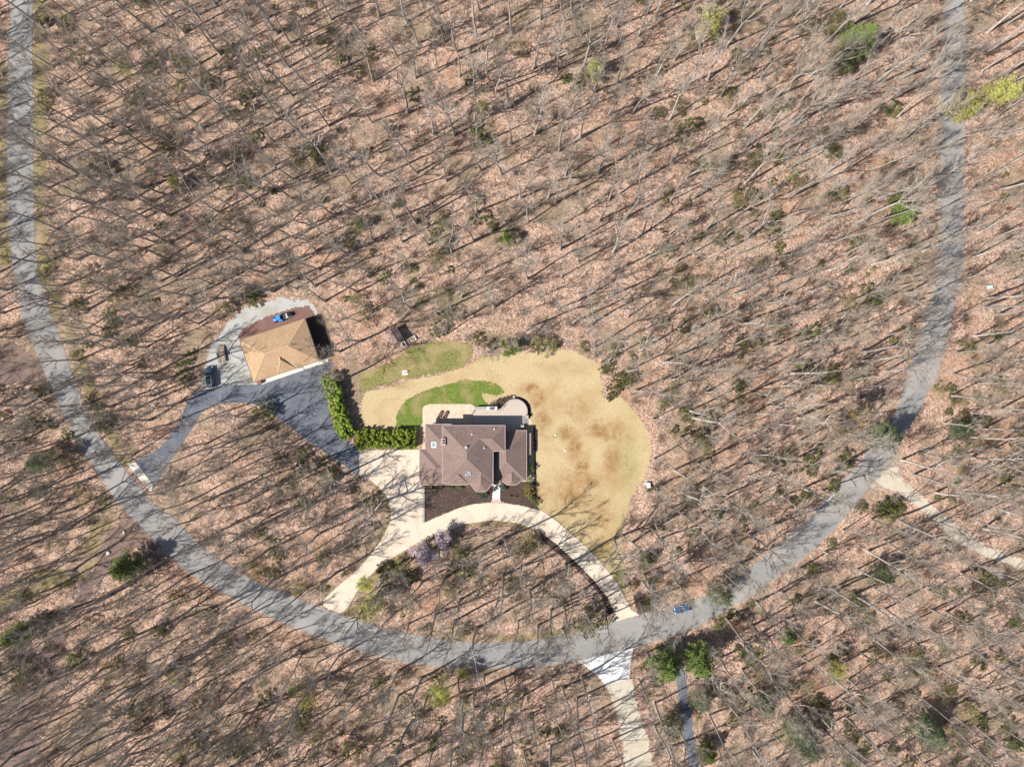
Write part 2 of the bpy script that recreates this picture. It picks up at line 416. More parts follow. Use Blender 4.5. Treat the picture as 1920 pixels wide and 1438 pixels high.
_rs = np.random.RandomState(5)
_tab = _rs.rand(256, 256)
def vnoise(X, Y):
    xi = np.floor(X).astype(int); yi = np.floor(Y).astype(int); fx = X-xi; fy = Y-yi
    fx = fx*fx*(3-2*fx); fy = fy*fy*(3-2*fy)
    g = lambda a, b: _tab[a % 256, b % 256]
    return (g(xi,yi)*(1-fx)+g(xi+1,yi)*fx)*(1-fy) + (g(xi,yi+1)*(1-fx)+g(xi+1,yi+1)*fx)*fy
def fbm(X, Y):
    return (vnoise(X*0.35+7, Y*0.35)*0.45 + vnoise(X*1.0, Y*1.0+3)*0.3 + vnoise(X*2.7+1, Y*2.7)*0.25) - 0.5

def smooth_poly(pts, n=4, closed=True):
    out = []; m = len(pts)
    rng = range(m) if closed else range(m-1)
    for i in rng:
        if closed: p0, p1, p2, p3 = pts[i-1], pts[i], pts[(i+1)%m], pts[(i+2)%m]
        else: p0, p1, p2, p3 = pts[max(i-1,0)], pts[i], pts[i+1], pts[min(i+2,m-1)]
        for k in range(n):
            t = k/n
            out.append(tuple(0.5*((2*p1[j]) + (-p0[j]+p2[j])*t + (2*p0[j]-5*p1[j]+4*p2[j]-p3[j])*t*t + (-p0[j]+3*p1[j]-3*p2[j]+p3[j])*t**3) for j in (0,1)))
    if not closed: out.append(tuple(pts[-1]))
    return out

def ragged(name, polys_px, z, mat, amp=1.0, cell=0.4, attrs=None, smooth=True, jit=True, parent=None):
    """a ground sheet with an uneven, frayed edge"""
    polys = [P(smooth_poly(p) if smooth else p) for p in polys_px]
    xs = [q[0] for p in polys for q in p]; ys = [q[1] for p in polys for q in p]
    x0, x1, y0, y1 = min(xs)-amp-1, max(xs)+amp+1, min(ys)-amp-1, max(ys)+amp+1
    nx = int((x1-x0)/cell)+2; ny = int((y1-y0)/cell)+2
    gx, gy = np.meshgrid(x0+np.arange(nx)*cell, y0+np.arange(ny)*cell)
    cx, cy = np.meshgrid(x0+(np.arange(nx-1)+.5)*cell, y0+(np.arange(ny-1)+.5)*cell)
    sdf = np.minimum.reduce([seg_dist(cx, cy, p) for p in polys])
    keep = sdf + fbm(cx, cy)*2*amp < 0
    jx = gx + (_rs.rand(*gx.shape)-.5)*cell*0.7; jy = gy + (_rs.rand(*gx.shape)-.5)*cell*0.7
    idx = np.arange(nx*ny).reshape(ny, nx)
    f = np.stack([idx[:-1,:-1], idx[:-1,1:], idx[1:,1:], idx[1:,:-1]], -1)[keep]
    used, inv = np.unique(f, return_inverse=True); f = inv.reshape(-1, 4)
    v = np.stack([jx.ravel()[used], jy.ravel()[used], np.full(len(used), z)], -1)
    me = bpy.data.meshes.new(name); me.from_pydata(v.tolist(), [], f.tolist())
    me.materials.append(mat)
    for an, fn in (attrs or {}).items():
        at_ = me.attributes.new(an, 'FLOAT', 'POINT'); at_.data.foreach_set('value', fn(v[:,0], v[:,1]).astype(np.float32))
    o = mobj(name, me, parent=parent)
    if parent is None: tag(o, kind='structure')
    return o

def slab(name, pts_px, z, thick, mat, smooth=False, n=4):
    p = P(smooth_poly(pts_px, n) if smooth else pts_px)
    return tag(mobj(name, G().prism(p, z-thick, z).d, mat), kind='structure')

# one sheet to the horizon
gsz = 2500
tag(mobj('ground', ([(-gsz,-gsz,0),(gsz,-gsz,0),(gsz,gsz,0),(-gsz,gsz,0)], [(0,1,2,3)]), M['litter']), kind='structure')

ROAD_L = [(18,-260),(18,-120),(20,0),(15,160),(13,300),(16,400),(24,490),(40,580),(55,630),(88,707),(120,780),(153,840),(197,907),(228,950),(248,970),(283,1005),(320,1042),(366,1080),(450,1128),(527,1166),(633,1206),(707,1228),(790,1245),(907,1252),(990,1250),(1083,1238),(1187,1213),(1273,1188),(1340,1157),(1407,1117),(1467,1073),(1513,1040),(1563,993),(1597,953),(1657,880),(1697,814),(1727,763),(1760,693),(1780,620),(1794,547),(1807,477),(1806,333),(1811,133),(1807,0),(1807,-120),(1806,-260)]
ROAD_R = [(66,-260),(65,-120),(62,0),(62,160),(63,300),(64,400),(69,490),(92,580),(112,630),(138,707),(167,780),(203,840),(252,900),(293,950),(322,968),(353,1000),(400,1040),(473,1086),(560,1122),(615,1144),(673,1163),(717,1177),(840,1200),(940,1203),(1040,1195),(1107,1180),(1197,1152),(1273,1138),(1325,1115),(1367,1094),(1413,1060),(1447,1032),(1487,997),(1533,953),(1600,880),(1640,828),(1676,780),(1706,690),(1730,620),(1750,547),(1762,477),(1764,333),(1765,167),(1771,0),(1771,-120),(1770,-260)]
def road():
    rr = random.Random(3)
    L = smooth_poly(P(ROAD_L), 10, False); Rr = smooth_poly(P(ROAD_R), 10, False)
    n = len(L); v = []; f = []
    for a, b in zip(L, Rr):
        ja, jb = rr.gauss(0, 0.09), rr.gauss(0, 0.09)
        a = Vector(a); b = Vector(b); d = (b-a).normalized()
        a = a + d*ja; b = b + d*jb; mid = (a+b)/2
        v += [(a.x,a.y,-0.05),(a.x,a.y,0.05),(mid.x,mid.y,0.09),(b.x,b.y,0.05),(b.x,b.y,-0.05)]
    for i in range(n-1):
        for k in range(4):
            f.append((i*5+k, i*5+k+1, i*5+5+k+1, i*5+5+k))
    f = [q[::-1] for q in f]
    return tag(mobj('road', (v, f), M['road']), kind='structure')
road()
road_poly = P(ROAD_L) + P(ROAD_R)[::-1]

# road verges, tracks, lawns
ragged('verge', [[(64,-60),(88,-60),(92,120),(88,300),(86,420),(96,500),(122,590),(150,650),(178,720),(205,790),(240,862),(225,868),(190,800),(150,715),(118,632),(92,560),(68,470),(62,300),(62,120)],
                 [(150,1080),(165,1000),(200,945),(222,960),(205,1000),(190,1040),(175,1075)],
                 [(0,140),(16,150),(14,330),(20,470),(0,480)],
                 [(655,1150),(668,1110),(690,1075),(735,1043),(752,1050),(720,1085),(705,1130),(700,1172),(675,1165)],
                 [(870,978),(925,969),(975,976),(1010,990),(1000,996),(960,987),(925,984),(880,990)],
                 [(1010,955),(1045,974),(1100,1020),(1125,1045),(1130,1040),(1100,1005),(1050,960),(1018,945)],
                 [(705,905),(722,920),(738,950),(736,985),(722,1010),(712,1000),(722,975),(722,950),(712,925)],
                 [(840,1198),(940,1202),(1040,1194),(1110,1178),(1100,1168),(1040,1183),(940,1190),(850,1187)]], 0.012, M['verge'], 1.7, 0.4)
ragged('dirt_track', [[(205,1000),(245,950),(290,985),(318,1015),(288,1030),(262,1018),(240,1040),(205,1075),(170,1120),(130,1190),(110,1260),(95,1330),(60,1400),(10,1490),(-70,1490),(-30,1400),(20,1300),(80,1210),(130,1130),(170,1070)]], 0.016, M['red_dirt'], 2.2, 0.45)
ragged('pale_track', [[(-60,1150),(0,1110),(50,1075),(100,1065),(150,1075),(145,1090),(90,1100),(50,1120),(0,1160),(-60,1200)]], 0.018, M['verge'], 1.2, 0.45)
ragged('side_road', [[(-60,640),(0,640),(50,655),(90,690),(100,715),(60,712),(0,725),(-60,730)], [(-40,212),(8,208),(16,225),(10,262),(-40,262)]], 0.018, M['red_dirt'], 0.8, 0.45)
ragged('gravel_drive', [[(1135,1280),(1180,1270),(1192,1310),(1203,1350),(1216,1395),(1232,1470),(1236,1560),(1178,1560),(1174,1470),(1168,1400),(1160,1345),(1146,1305)],
                        [(1632,912),(1652,892),(1676,868),(1690,895),(1712,915),(1745,942),(1800,990),(1850,1022),(1925,1050),(2010,1075),(2010,1092),(1920,1068),(1850,1042),(1790,1012),(1740,968),(1700,935),(1676,920),(1650,912)]], 0.02, M['pale_dirt'], 0.55, 0.35)
ragged('path', [[(1268,1250),(1284,1256),(1292,1320),(1302,1380),(1312,1440),(1322,1520),(1300,1520),(1292,1440),(1282,1380),(1274,1320)]], 0.022, M['asphalt'], 0.25, 0.3)

BLOT = [(995,728,18,10,1.0),(1010,748,16,20,1.0),(1018,790,16,30,0.8),(1062,812,13,16,1.0),(1078,840,14,28,1.0),(1092,870,14,28,1.0),(1140,808,36,20,1.0),(1152,818,28,14,1.0),(1120,800,18,16,0.9),(1150,860,18,44,0.75),(1105,900,66,24,0.7),(1075,930,50,34,0.75),(1120,960,34,54,0.7),(1130,1010,30,44,0.55),(1020,925,22,24,0.7),(1060,690,44,14,0.45),(745,722,25,8,0.5),(1085,770,34,24,0.55),(1040,760,30,30,0.4)]
def worn(x, y):
    w = np.zeros(len(x))
    for px, py, rx, ry, a in BLOT:
        cx, cy = at(px, py)
        q = ((x-cx)/(rx*PX))**2 + ((y-cy)/(ry*PX))**2
        w = np.maximum(w, a*np.exp(-q*0.9))
    return np.clip(w*(1+1.6*fbm(x, y)), 0, 1)
def greenish(x, y):
    w = np.zeros(len(x))
    for px, py, rx, ry, a in [(1140,1090,40,60,0.75),(1180,880,20,60,0.6),(1175,1000,18,60,0.6),(1040,990,30,30,0.6),(905,665,30,10,0.6),(1195,760,25,30,0.3),(885,740,40,14,0.5),(925,730,14,14,0.6),(1041,817,5,5,0.9)]:
        cx, cy = at(px, py)
        w = np.maximum(w, a*np.exp(-0.9*(((x-cx)/(rx*PX))**2 + ((y-cy)/(ry*PX))**2)))
    return np.clip(w*(1+1.4*fbm(x, y)), 0, 1)
LAWN = [(682,745),(700,732),(760,716),(830,702),(878,688),(900,664),(925,668),(950,662),(1000,660),(1058,656),(1090,667),(1121,685),(1128,720),(1132,745),(1146,750),(1162,744),(1186,762),(1206,792),(1218,822),(1219,860),(1208,890),(1192,918),(1176,950),(1168,1000),(1170,1050),(1174,1095),(1180,1135),(1160,1095),(1100,1024),(1043,974),(1010,955),(940,943),(860,900),(790,840),(690,842),(680,800)]
ragged('dry_lawn', [LAWN], 0.026, M['dry'], 0.8, 0.35, {'worn': worn, 'green': greenish})
ragged('rough_lawn', [[(674,712),(690,695),(730,680),(765,655),(800,642),(850,640),(885,648),(878,680),(830,697),(760,712),(700,728),(680,735)]], 0.034, M['rough'], 0.6, 0.35)
ragged('green_lawn', [[(741,800),(745,775),(762,752),(790,735),(830,722),(870,713),(905,714),(935,722),(945,735),(930,742),(905,738),(908,752),(930,768),(930,800),(780,800),(780,845),(745,845)]], 0.042, M['green'], 0.45, 0.3)
ragged('mulch_bed', [[(796,908),(1002,903),(1003,870),(1000,800),(1004,800),(1006,905),(1008,935),(1010,957),(1000,954),(975,947),(944,942),(921,941),(887,944),(861,951),(820,968),(796,979)],
                     [(1012,996),(1050,1020),(1090,1058),(1120,1090),(1142,1122),(1151,1147),(1140,1150),(1128,1118),(1100,1086),(1070,1058),(1040,1035),(1010,1005)],
                     [(929,750),(945,744),(955,741),(968,740),(984,748),(994,760),(996,775),(993,790),(986,795),(980,760),(950,768),(930,772)],
                     [(1188,1118),(1200,1110),(1215,1118),(1222,1140),(1212,1150),(1196,1150)]], 0.05, M['mulch'], 0.25, 0.25, smooth=False)
ragged('gravel_yard', [[(372,733),(384,700),(388,680),(400,640),(424,605),(458,580),(486,569),(532,557),(553,564),(571,560),(590,572),(600,600),(597,676),(478,722),(410,724)]], 0.03, M['gravel'], 0.5, 0.35, smooth=False)
ragged('red_mulch_bed', [[(449,640),(447,626),(458,614),(506,592),(553,577),(580,573),(590,588),(596,610),(598,640),(500,690)]], 0.037, M['red_mulch'], 0.3, 0.3, smooth=False)
ragged('painted_garage_shadow', [[(574,598),(604,589),(626,650),(612,672),(597,672)]], 0.044, M['mulch'], 0.3, 0.3, smooth=False)  # dark sheet painting the garage's cast shadow onto the ground

slab('asphalt_drive', [(255,867),(290,847),(317,820),(337,787),(353,753),(370,736),(390,729),(410,726),(440,723),(477,721),(490,718.5),(618,679),(617,700),(613,740),(618,775),(632,808),(655,830),(673,842),(673,891),(650,876),(620,855),(580,828),(547,801),(513,778),(480,759),(450,755),(417,757),(383,768),(363,800),(337,837),(310,877),(287,912)], 0.055, 0.15, M['asphalt'], True, 3)
slab('drive_apron', [(238,869),(255,866.5),(287.5,909),(284,925)], 0.095, 0.2, M['apron'])
DRIVE = [(674,843),(786,843),(786,909),(792,910),(792,980),(797,979),(828,966),(861,952),(887,945),(921,942),(944,943),(978,948),(1017,958),(1043,976),(1083,1010),(1100,1026),(1123,1050),(1153,1087),(1170,1117),(1183,1142),(1199,1152),(1170,1160),(1146,1167),(1151,1147),(1140,1120),(1113,1087),(1080,1053),(1040,1017),(1007,993),(967,980),(923,975),(873,982),(823,1000),(773,1023),(733,1047),(700,1073),(673,1103),(651,1140),(640,1150),(606,1136),(606,1124),(640,1093),(663,1075),(686,1050),(715,1013),(730,984),(733,958),(728,935),(712,914),(691,897),(674,890.5)]
cd = slab('concrete_drive', DRIVE, 0.10, 0.2, M['concrete'])
slab('drive_entry', [(1083,1238.5),(1187,1214),(1183,1240),(1180,1271),(1135,1283),(1116,1262)], 0.10, 0.2, M['white_concrete'])

# ------------------------------------------------------------------ house
HC = at(885, 840)
house = empty('house', (HC[0], HC[1], 0), 'large brown shingled house with many hipped roof sections beside the dry lawn', 'house')
def hu(u, v, z):
    x, y = at(770 + u/7.373, 740 + v/7.373, z)
    return (x - HC[0], y - HC[1])

def hip_data(x0, x1, y0, y1, z, pitch, thick=0.16):
    """closed hipped roof; returns data, hips, ridge"""
    w, d = x1-x0, y1-y0
    if w >= d:
        r = d/2; a = (x0+r, (y0+y1)/2, z+r*pitch); b = (x1-r, (y0+y1)/2, z+r*pitch)
    else:
        r = w/2; a = ((x0+x1)/2, y0+r, z+r*pitch); b = ((x0+x1)/2, y1-r, z+r*pitch)
    c = [(x0,y0,z),(x1,y0,z),(x1,y1,z),(x0,y1,z)]
    lo = [(p[0],p[1],z-thick) for p in c]
    v = c + lo + [a, b]
    if w >= d:
        f = [(0,1,9,8),(1,2,9),(2,3,8,9),(3,0,8)]
        hips = [(c[0],a),(c[3],a),(c[1],b),(c[2],b),(a,b)]
    else:
        f = [(0,1,8),(1,2,9,8),(2,3,9),(3,0,8,9)]
        hips = [(c[0],a),(c[1],a),(c[2],b),(c[3],b),(a,b)]
    f += [(0,4,5,1),(1,5,6,2),(2,6,7,3),(3,7,4,0),(4,7,6,5)]
    return (v, f), hips

def roof_part(parent, name, x0, x1, y0, y1, z, pitch, mat, capm, trimm, wallm, inset=0.5, caps=True, gut=True):
    d, hips = hip_data(x0, x1, y0, y1, z, pitch)
    r = mobj(name, d, mat, parent)
    if caps:
        g = G()
        for a, b in hips:
            if (Vector(a)-Vector(b)).length > 0.05: g.bar(a, b, 0.2, 0.05)
        mobj('ridge_cap', g.d, capm, r)
    if gut:
        g = G(); e = 0.12
        g.box(x0-e, x1+e, y0-e, y0-0.003, z-0.14, z+0.012); g.box(x0-e, x1+e, y1+0.003, y1+e, z-0.14, z+0.012)
        g.box(x0-e, x0-0.003, y0-0.002, y1+0.002, z-0.14, z+0.010); g.box(x1+0.003, x1+e, y0-0.002, y1+0.002, z-0.14, z+0.010)
        mobj('gutter', g.d, trimm, r)
    if wallm:
        mobj('wall', G().box(x0+inset, x1-inset, y0+inset, y1-inset, -0.2, z-0.12).d, wallm, parent)
    return r

def window(parent, c, w, h, face, deep=0.07):
    """window proud of a wall; face is the outward axis"""
    ax, sgn = face
    def bx(g, a0, a1, z0, z1, d0, d1):
        lo, hi = sorted((sgn*d0, sgn*d1))
        if ax == 'x': g.box(c[0]+lo, c[0]+hi, c[1]+a0, c[1]+a1, c[2]+z0, c[2]+z1)
        else: g.box(c[0]+a0, c[0]+a1, c[1]+lo, c[1]+hi, c[2]+z0, c[2]+z1)
    g = G(); bx(g, -w/2, w/2, 0, h, -0.03, 0.03)
    o = mobj('window', g.d, M['glass'], parent)
    g = G()
    for a0, a1, z0, z1 in ((-w/2-.08, -w/2, -.08, h+.08), (w/2, w/2+.08, -.08, h+.08), (-w/2, w/2, h, h+.08), (-w/2, w/2, -.08, 0), (-.02, .02, 0, h), (-w/2, -.021, h*.5-.02, h*.5+.02), (.021, w/2, h*.5-.02, h*.5+.02)):
        bx(g, a0, a1, z0, z1, -0.02, deep)
    mobj('frame', g.d, M['white'], o)
    return o

E1, E2, PT = 5.5, 2.9, 0.42
def U(u0, v0, u1, v1, z):
    x0, y1 = hu(u0, v0, z); x1, y0 = hu(u1, v1, z)
    return x0, x1, y0, y1
# main two-storey pyramid, its north-east wing, the lower left wing, the garage wing, the east wing
mx0, mx1, my0, my1 = U(440, 428, 1136, 1222, E1)
roof_part(house, 'main_roof', mx0, mx1, my0, my1, E1, PT, M['roof'], M['cap'], M['trim'], M['wall'])
nx0, nx1, ny0, ny1 = U(775, 428, 1302, 778, E1)
ny1 -= 0.006
roof_part(house, 'wing_roof', nx0, nx1, ny0, ny1, E1-0.004, PT, M['roof'], M['cap'], M['trim'], M['wall'], 0.56)
lx0, lx1, ly0, ly1 = U(205, 410, 675, 1236, E2)
roof_part(house, 'side_wing_roof', lx0, lx1, ly0, ly1, E2, PT, M['roof'], M['cap'], M['trim'], M['wall'], 0.45)
gx0, gx1, gy0, gy1 = U(125, 756, 792, 1243, E2)
roof_part(house, 'garage_roof', gx0, gx1, gy0, gy1, E2+0.004, PT*0.98, M['roof'], M['cap'], M['trim'], M['brick'], 0.48)
ex0, ex1, ey0, ey1 = U(1040, 498, 1600, 1186, E2)
roof_part(house, 'east_wing_roof', ex0, ex1, ey0, ey1, E2-0.25, PT, M['roof'], M['cap'], M['trim'], M['wall'], 0.46)

def bay_roof(name, xl, xr, yback, yside, corner_in, yfront, z, pitch, wallh):
    """ridge running back into the roof, half-octagon end in front"""
    xm = (xl+xr)/2; rise = (xr-xl)/2*pitch
    base = [(xl,yback,z),(xl,yside,z),(xl+corner_in,yfront,z),(xr-corner_in,yfront,z),(xr,yside,z),(xr,yback,z)]
    top = [(xm,yback,z+rise),(xm,yside,z+rise)]
    lo = [(p[0],p[1],z-0.15) for p in base]
    v = base+top+lo
    f = [(0,1,7,6),(1,2,7),(2,3,7),(3,4,7),(4,5,6,7),(5,0,6)]
    f += [(i, 8+i, 8+(i+1)%6, (i+1)%6) for i in range(6)] + [(13,12,11,10,9,8)]
    f = [q for q in f]
    r = mobj(name, (v, f), M['roof'], house)
    g = G()
    for a, b in ((base[1],top[1]),(base[2],top[1]),(base[3],top[1]),(base[4],top[1]),(top[0],top[1])): g.bar(a, b, 0.22, 0.05)
    mobj('ridge_cap', g.d, M['cap'], r)
    g = G()
    for i in (0,1,2,3,4):
        a = Vector(base[i]); b = Vector(base[i+1]); d = (b-a).normalized(); nrm = Vector((d.y,-d.x,0))*(1 if True else -1)
        nrm = nrm if nrm.dot(Vector(((a.x+b.x)/2-xm, (a.y+b.y)/2-(yback+yfront)/2, 0))) > 0 else -nrm
        g.bar(a+nrm*0.065+Vector((0,0,-.06)), b+nrm*0.065+Vector((0,0,-.06)), 0.12, 0.14)
    mobj('gutter', g.d, M['trim'], r)
    ins = [(xl+.45,yback),(xl+.45,yside+.2),(xl+corner_in+.2,yfront+.45),(xr-corner_in-.2,yfront+.45),(xr-.45,yside+.2),(xr-.45,yback)]
    mobj('wall', G().prism(ins, -0.2, z-0.1).d, M['wall'], house)
    return r
bx0, by_back = hu(815, 1040, E1); bx1, by_side = hu(1130, 1226, E1); _, by_front = hu(0, 1336, E1); bc, _ = hu(905, 0, E1)
bay_roof('bay_roof', bx0, bx1, by_back, by_side, bc-bx0, by_front, E1+0.006, PT*0.99, 0)
tx0, t_back = hu(1262, 1075, E2); tx1, t_side = hu(1530, 1184, E2); _, t_front = hu(0, 1246, E2); tc, _ = hu(1330, 0, E2)
bay_roof('turret_roof', tx0, tx1, t_back, t_side, tc-tx0, t_front, E2-0.22, PT*1.05, 0)

# hipped gablet over the front eave
a = hu(540, 1228, E1); b = hu(790, 1228, E1); c = hu(662, 1112, E1+1.1)
v = [(a[0],a[1],E1+.02),(b[0],b[1],E1+.02),(c[0],c[1],E1+1.12),(c[0],c[1]+0.55,E1+.9),(a[0],a[1]+.3,E1-.1),(b[0],b[1]+.3,E1-.1)]
gb = mobj('gablet_roof', (v, [(0,1,2),(1,5,3,2),(4,0,2,3),(0,4,5,1),(4,3,5)]), M['roof'], house)
mobj('ridge_cap', G().bar(v[0], v[2], .2, .05).bar(v[1], v[2], .2, .05).d, M['cap'], gb)
# porch roof by the front door
x0, y1 = hu(1140, 1190, 2.6); x1, y0 = hu(1252, 1238, 2.6)
xm = x0 + (x1-x0)*.42
pr = mobj('porch_roof', ([(x0,y0,2.6),(x1,y0,2.6),(x1,y1,2.95),(xm,y1,3.0),(x0,y1-.35,2.8),(x0,y0,2.45),(x1,y0,2.45),(x1,y1+.3,2.45),(x0,y1+.3,2.45),(x1,y1+.3,2.95),(xm,y1+.3,3.0),(x0,y1+.3,2.8)],
     [(0,1,2,3,4),(0,5,6,1),(1,6,7,9,2),(2,9,10,3),(3,10,11,4),(4,11,8,5,0),(7,8,11,10,9),(5,8,7,6)]), M['roof'], house)
mobj('gutter', G().bar((x0,y0-.06,2.54),(x1,y0-.06,2.54),.1,.12).d, M['trim'], pr)
for q in (x0+.2, x1-.2): mobj('porch_column', G().box(q-.1, q+.1, y0+.1, y0+.3, 0, 2.5).d, M['white'], house)
# narrow bump-out on the east wall
x0, y1 = hu(1604, 530, 2.0); x1, y0 = hu(1656, 832, 2.0)
mobj('bump_out', G().box(x0-.5, x1-.08, y0+.1, y1-.1, -.1, 1.95).d, M['wall'], house)
br = mobj('bump_out_roof', ([(x0-.6,y0,2.3),(x0-.6,y1,2.3),(x1,y0,2.0),(x1,y1,2.0),(x0-.6,y0,2.0),(x0-.6,y1,2.0),(x1,y0,1.9),(x1,y1,1.9)],
     [(0,2,3,1),(0,4,6,2),(1,3,7,5),(2,6,7,3),(4,5,7,6)]), M['roof'], house)
mobj('gutter', G().box(x1+.003, x1+.12, y0, y1, 1.88, 2.02).d, M['trim'], br)
# chimney
cx, cy = hu(456, 650, 6.0)
ch = mobj('chimney', G().box(cx-.5, cx+.35, cy-.75, cy+.75, 2.8, 6.3).d, M['brick'], house)
mobj('chimney_cap', G().box(cx-.58, cx+.43, cy-.83, cy+.83, 6.3, 6.42).d, M['trim'], ch)
for q in (-.28, .28):
    mobj('flue', G().cyl((cx-.07, cy+q, 6.42), .2, .3, 12).d, M['dark_metal'], ch)
# skylights, vents
def slope_frame(c, w, h, ang_axis, ang, name):
    o = mobj(name, G().obox((0,0,0.05), (w, h, .16)).d, M['grey_metal'], house)
    o.location = c; o.rotation_euler = (ang, 0, 0) if ang_axis == 'x' else (0, ang, 0)
    p = mobj('pane', G().obox((0,0,.135), (w-.18, h-.18, .03)).d, M['skyglass'], o)
    return o
tilt = math.atan(PT)
x, y = hu(322, 694, 4.0); slope_frame((x, y, E2 + (x-lx0)*PT), 1.25, 1.25, 'y', -tilt, 'skylight')
x, y = hu(808, 1080, 6.2); slope_frame((x, y, E1 + (y-my0)*PT), .95, 1.05, 'x', tilt, 'skylight')
for u, v_, base in ((848,548,'n'),(1158,476,'n'),(1018,735,'e'),(765,1108,'s')):
    x, y = hu(u, v_, 6.2)
    zz = E1 + {'n': (my1-y), 'e': (mx1-x), 's': (y-my0)}[base]*PT
    mobj('vent_pipe', G().cyl((x, y, zz-.15), .09, .6, 10).cyl((x,y,zz+.0), .17, .06, 10).d, M['white'], house)
x, y = hu(772, 728, 7.4)
mobj('attic_fan', G().cyl((x, y, E1+(my1-y)*PT-.1), .28, .35, 14).cyl((x, y, E1+(my1-y)*PT+.25), .40, .12, 14, r2=.22).d, M['grey_metal'], house)
# windows and doors
for q in (0.2, 0.5, 0.8):
    window(house, (nx0+(nx1-nx0)*(.3+q*.7), ny1-.56, 3.2), 1.2, 1.3, ('y', 1))
    window(house, (mx0+.5, my0+(my1-my0)*q, 3.9), 1.0, .9, ('x', -1))
for q in (.25, .75):
    window(house, (nx1-.56, ny0+(ny1-ny0)*q, 3.2), 1.0, 1.3, ('x', 1))
    window(house, (ex1-.46, ey0+(ey1-ey0)*(q*.5+.05), 1.0), 1.2, 1.3, ('x', 1))
    window(house, (lx0+.45, ly0+(ly1-ly0)*(.45+q*.5), 1.0), 1.2, 1.2, ('x', -1))
window(house, ((bx0+bx1)/2, by_front+.45, 1.0), 1.1, 1.6, ('y', -1)); window(house, ((bx0+bx1)/2, by_front+.45, 3.2), 1.1, 1.4, ('y', -1))
window(house, ((tx0+tx1)/2, t_front+.45, .9), 1.0, 1.5, ('y', -1))
for q in (.2, .5, .8):
    window(house, (gx0+(gx1-gx0)*q, gy0+.48, 1.0), 1.1, 1.2, ('y', -1))
for q in (.28, .72):
    yy = gy0+(gy1-gy0)*q
    d = mobj('garage_door', G().box(gx0+.42, gx0+.5, yy-1.3, yy+1.3, 0.05, 2.3).d, M['white'], house)
    g = G()
    for k in range(4): g.box(gx0+.40, gx0+.42, yy-1.25, yy+1.25, .12+k*.56, .60+k*.56)
    mobj('door_panel', g.d, M['white'], d)
x, y = hu(1195, 1180, 1)
mobj('front_door', G().box(x-.5, x+.5, ey0+.40, ey0+.47, .15, 2.25).d, M['door'], house)

# walkway and front steps
slab('walkway', [(923.2,907),(938.0,907),(937.6,935.5),(923.2,935.5)], 0.16, 0.2, M['white_concrete'])
st = empty('front_steps', (*at(930,939),0), 'brown paver steps flaring from the white walkway to the drive', 'steps')
ox, oy = at(930, 939)
for k, (z, ya, yb, f) in enumerate(((.14, 935.7, 937.6, 0), (.125, 937.6, 939.6, 1), (.11, 939.6, 941.6, 2))):
    pts = [(923.0-f*.9, ya), (937.9+f*.9, ya), (938.8+f*.9, yb), (922.1-f*.9, yb)]
    mobj('step', G().prism([(p[0]-ox, p[1]-oy) for p in P(pts)], -.05, z+.06).d, M['paver'], st)
x0, y0 = at(792.2, 979.5); x1, y1 = at(796.2, 910.5)
ret = empty('retaining_wall', ((x0+x1)/2, (y0+y1)/2, 0), 'low grey wall between the driveway court and the mulch bed', 'wall')
mobj('wall_body', G().box(-(x1-x0)/2+.03, (x1-x0)/2-.03, -(y1-y0)/2, (y1-y0)/2, -.1, .17).d, M['stone'], ret)
nblk = 14
for k in range(nblk):
    L = (y1-y0)/nblk
    mobj('cap_stone', G().box(-(x1-x0)/2, (x1-x0)/2, -(y1-y0)/2+k*L+.01, -(y1-y0)/2+(k+1)*L-.01, .17, .23).d, M['stone'], ret)

# patios
def hp(u, v): return (770+u/7.373, 740+v/7.373)
slab('patio', [hp(165,195),hp(178,168),hp(205,148),hp(270,128),hp(830,130),hp(870,148),hp(892,175),hp(860,260),hp(860,430),hp(215,430),hp(215,760),hp(140,765),hp(165,735)], 0.10, 0.2, M['patio'])
ZP = 0.75
arc = []
for k in range(25):
    t = math.radians(150 - k*(150+22)/24)
    arc.append(hp(1443+166*math.cos(t), 232-166*math.sin(t)))
terr = [hp(868,200),hp(905,185),hp(1050,185),hp(1190,208),hp(1240,200),hp(1278,174)] + arc + [hp(1560,300),hp(1525,450),hp(1500,560),hp(1300,640),hp(860,440)]
tag(mobj('stone_terrace', G().prism(P(terr, ZP), 0.0, ZP).d, M['paver']), kind='structure')
# coping blocks round the curved terrace edge
edge = empty('terrace_wall', (*at(965.7,771.5,ZP),0), 'curved grey stone wall round the paved terrace', 'wall')
ex_, ey_ = at(965.7,771.5,ZP)
arcw = [hp(1200,210), hp(1243,198), hp(1278,174)] + arc
for k in range(len(arcw)-1):
    a = Vector((*at(*arcw[k], ZP),0)); b = Vector((*at(*arcw[k+1], ZP),0)); d = (b-a)
    g = G().obox(((a.x+b.x)/2-ex_, (a.y+b.y)/2-ey_, 0.48), (d.length*.985, .34, .96), math.atan2(d.y, d.x))
    bevel(mobj('stone_block', g.d, M['stone'], edge), .03, 1)
wl = [hp(1240,205), hp(1190,214), hp(1150,190)]
a = Vector((*at(*hp(1296,155),ZP),0)); b = Vector((*at(*hp(1200,205),ZP),0))
low = empty('low_wall', (*at(*hp(975,185),ZP),0), 'straight pale grey stone wall joining the grill island to the tan patio', 'wall')
x0, y1 = at(*hp(900,165),ZP); x1, y0 = at(*hp(1055,205),ZP); lx, ly = at(*hp(975,185),ZP)
for k in range(5):
    L = (x1-x0)/5
    bevel(mobj('stone_block', G().box(x0-lx+k*L+.01, x0-lx+(k+1)*L-.01, y0-ly, y1-ly, 0, 1.1).d, M['stone'], low), .03, 1)
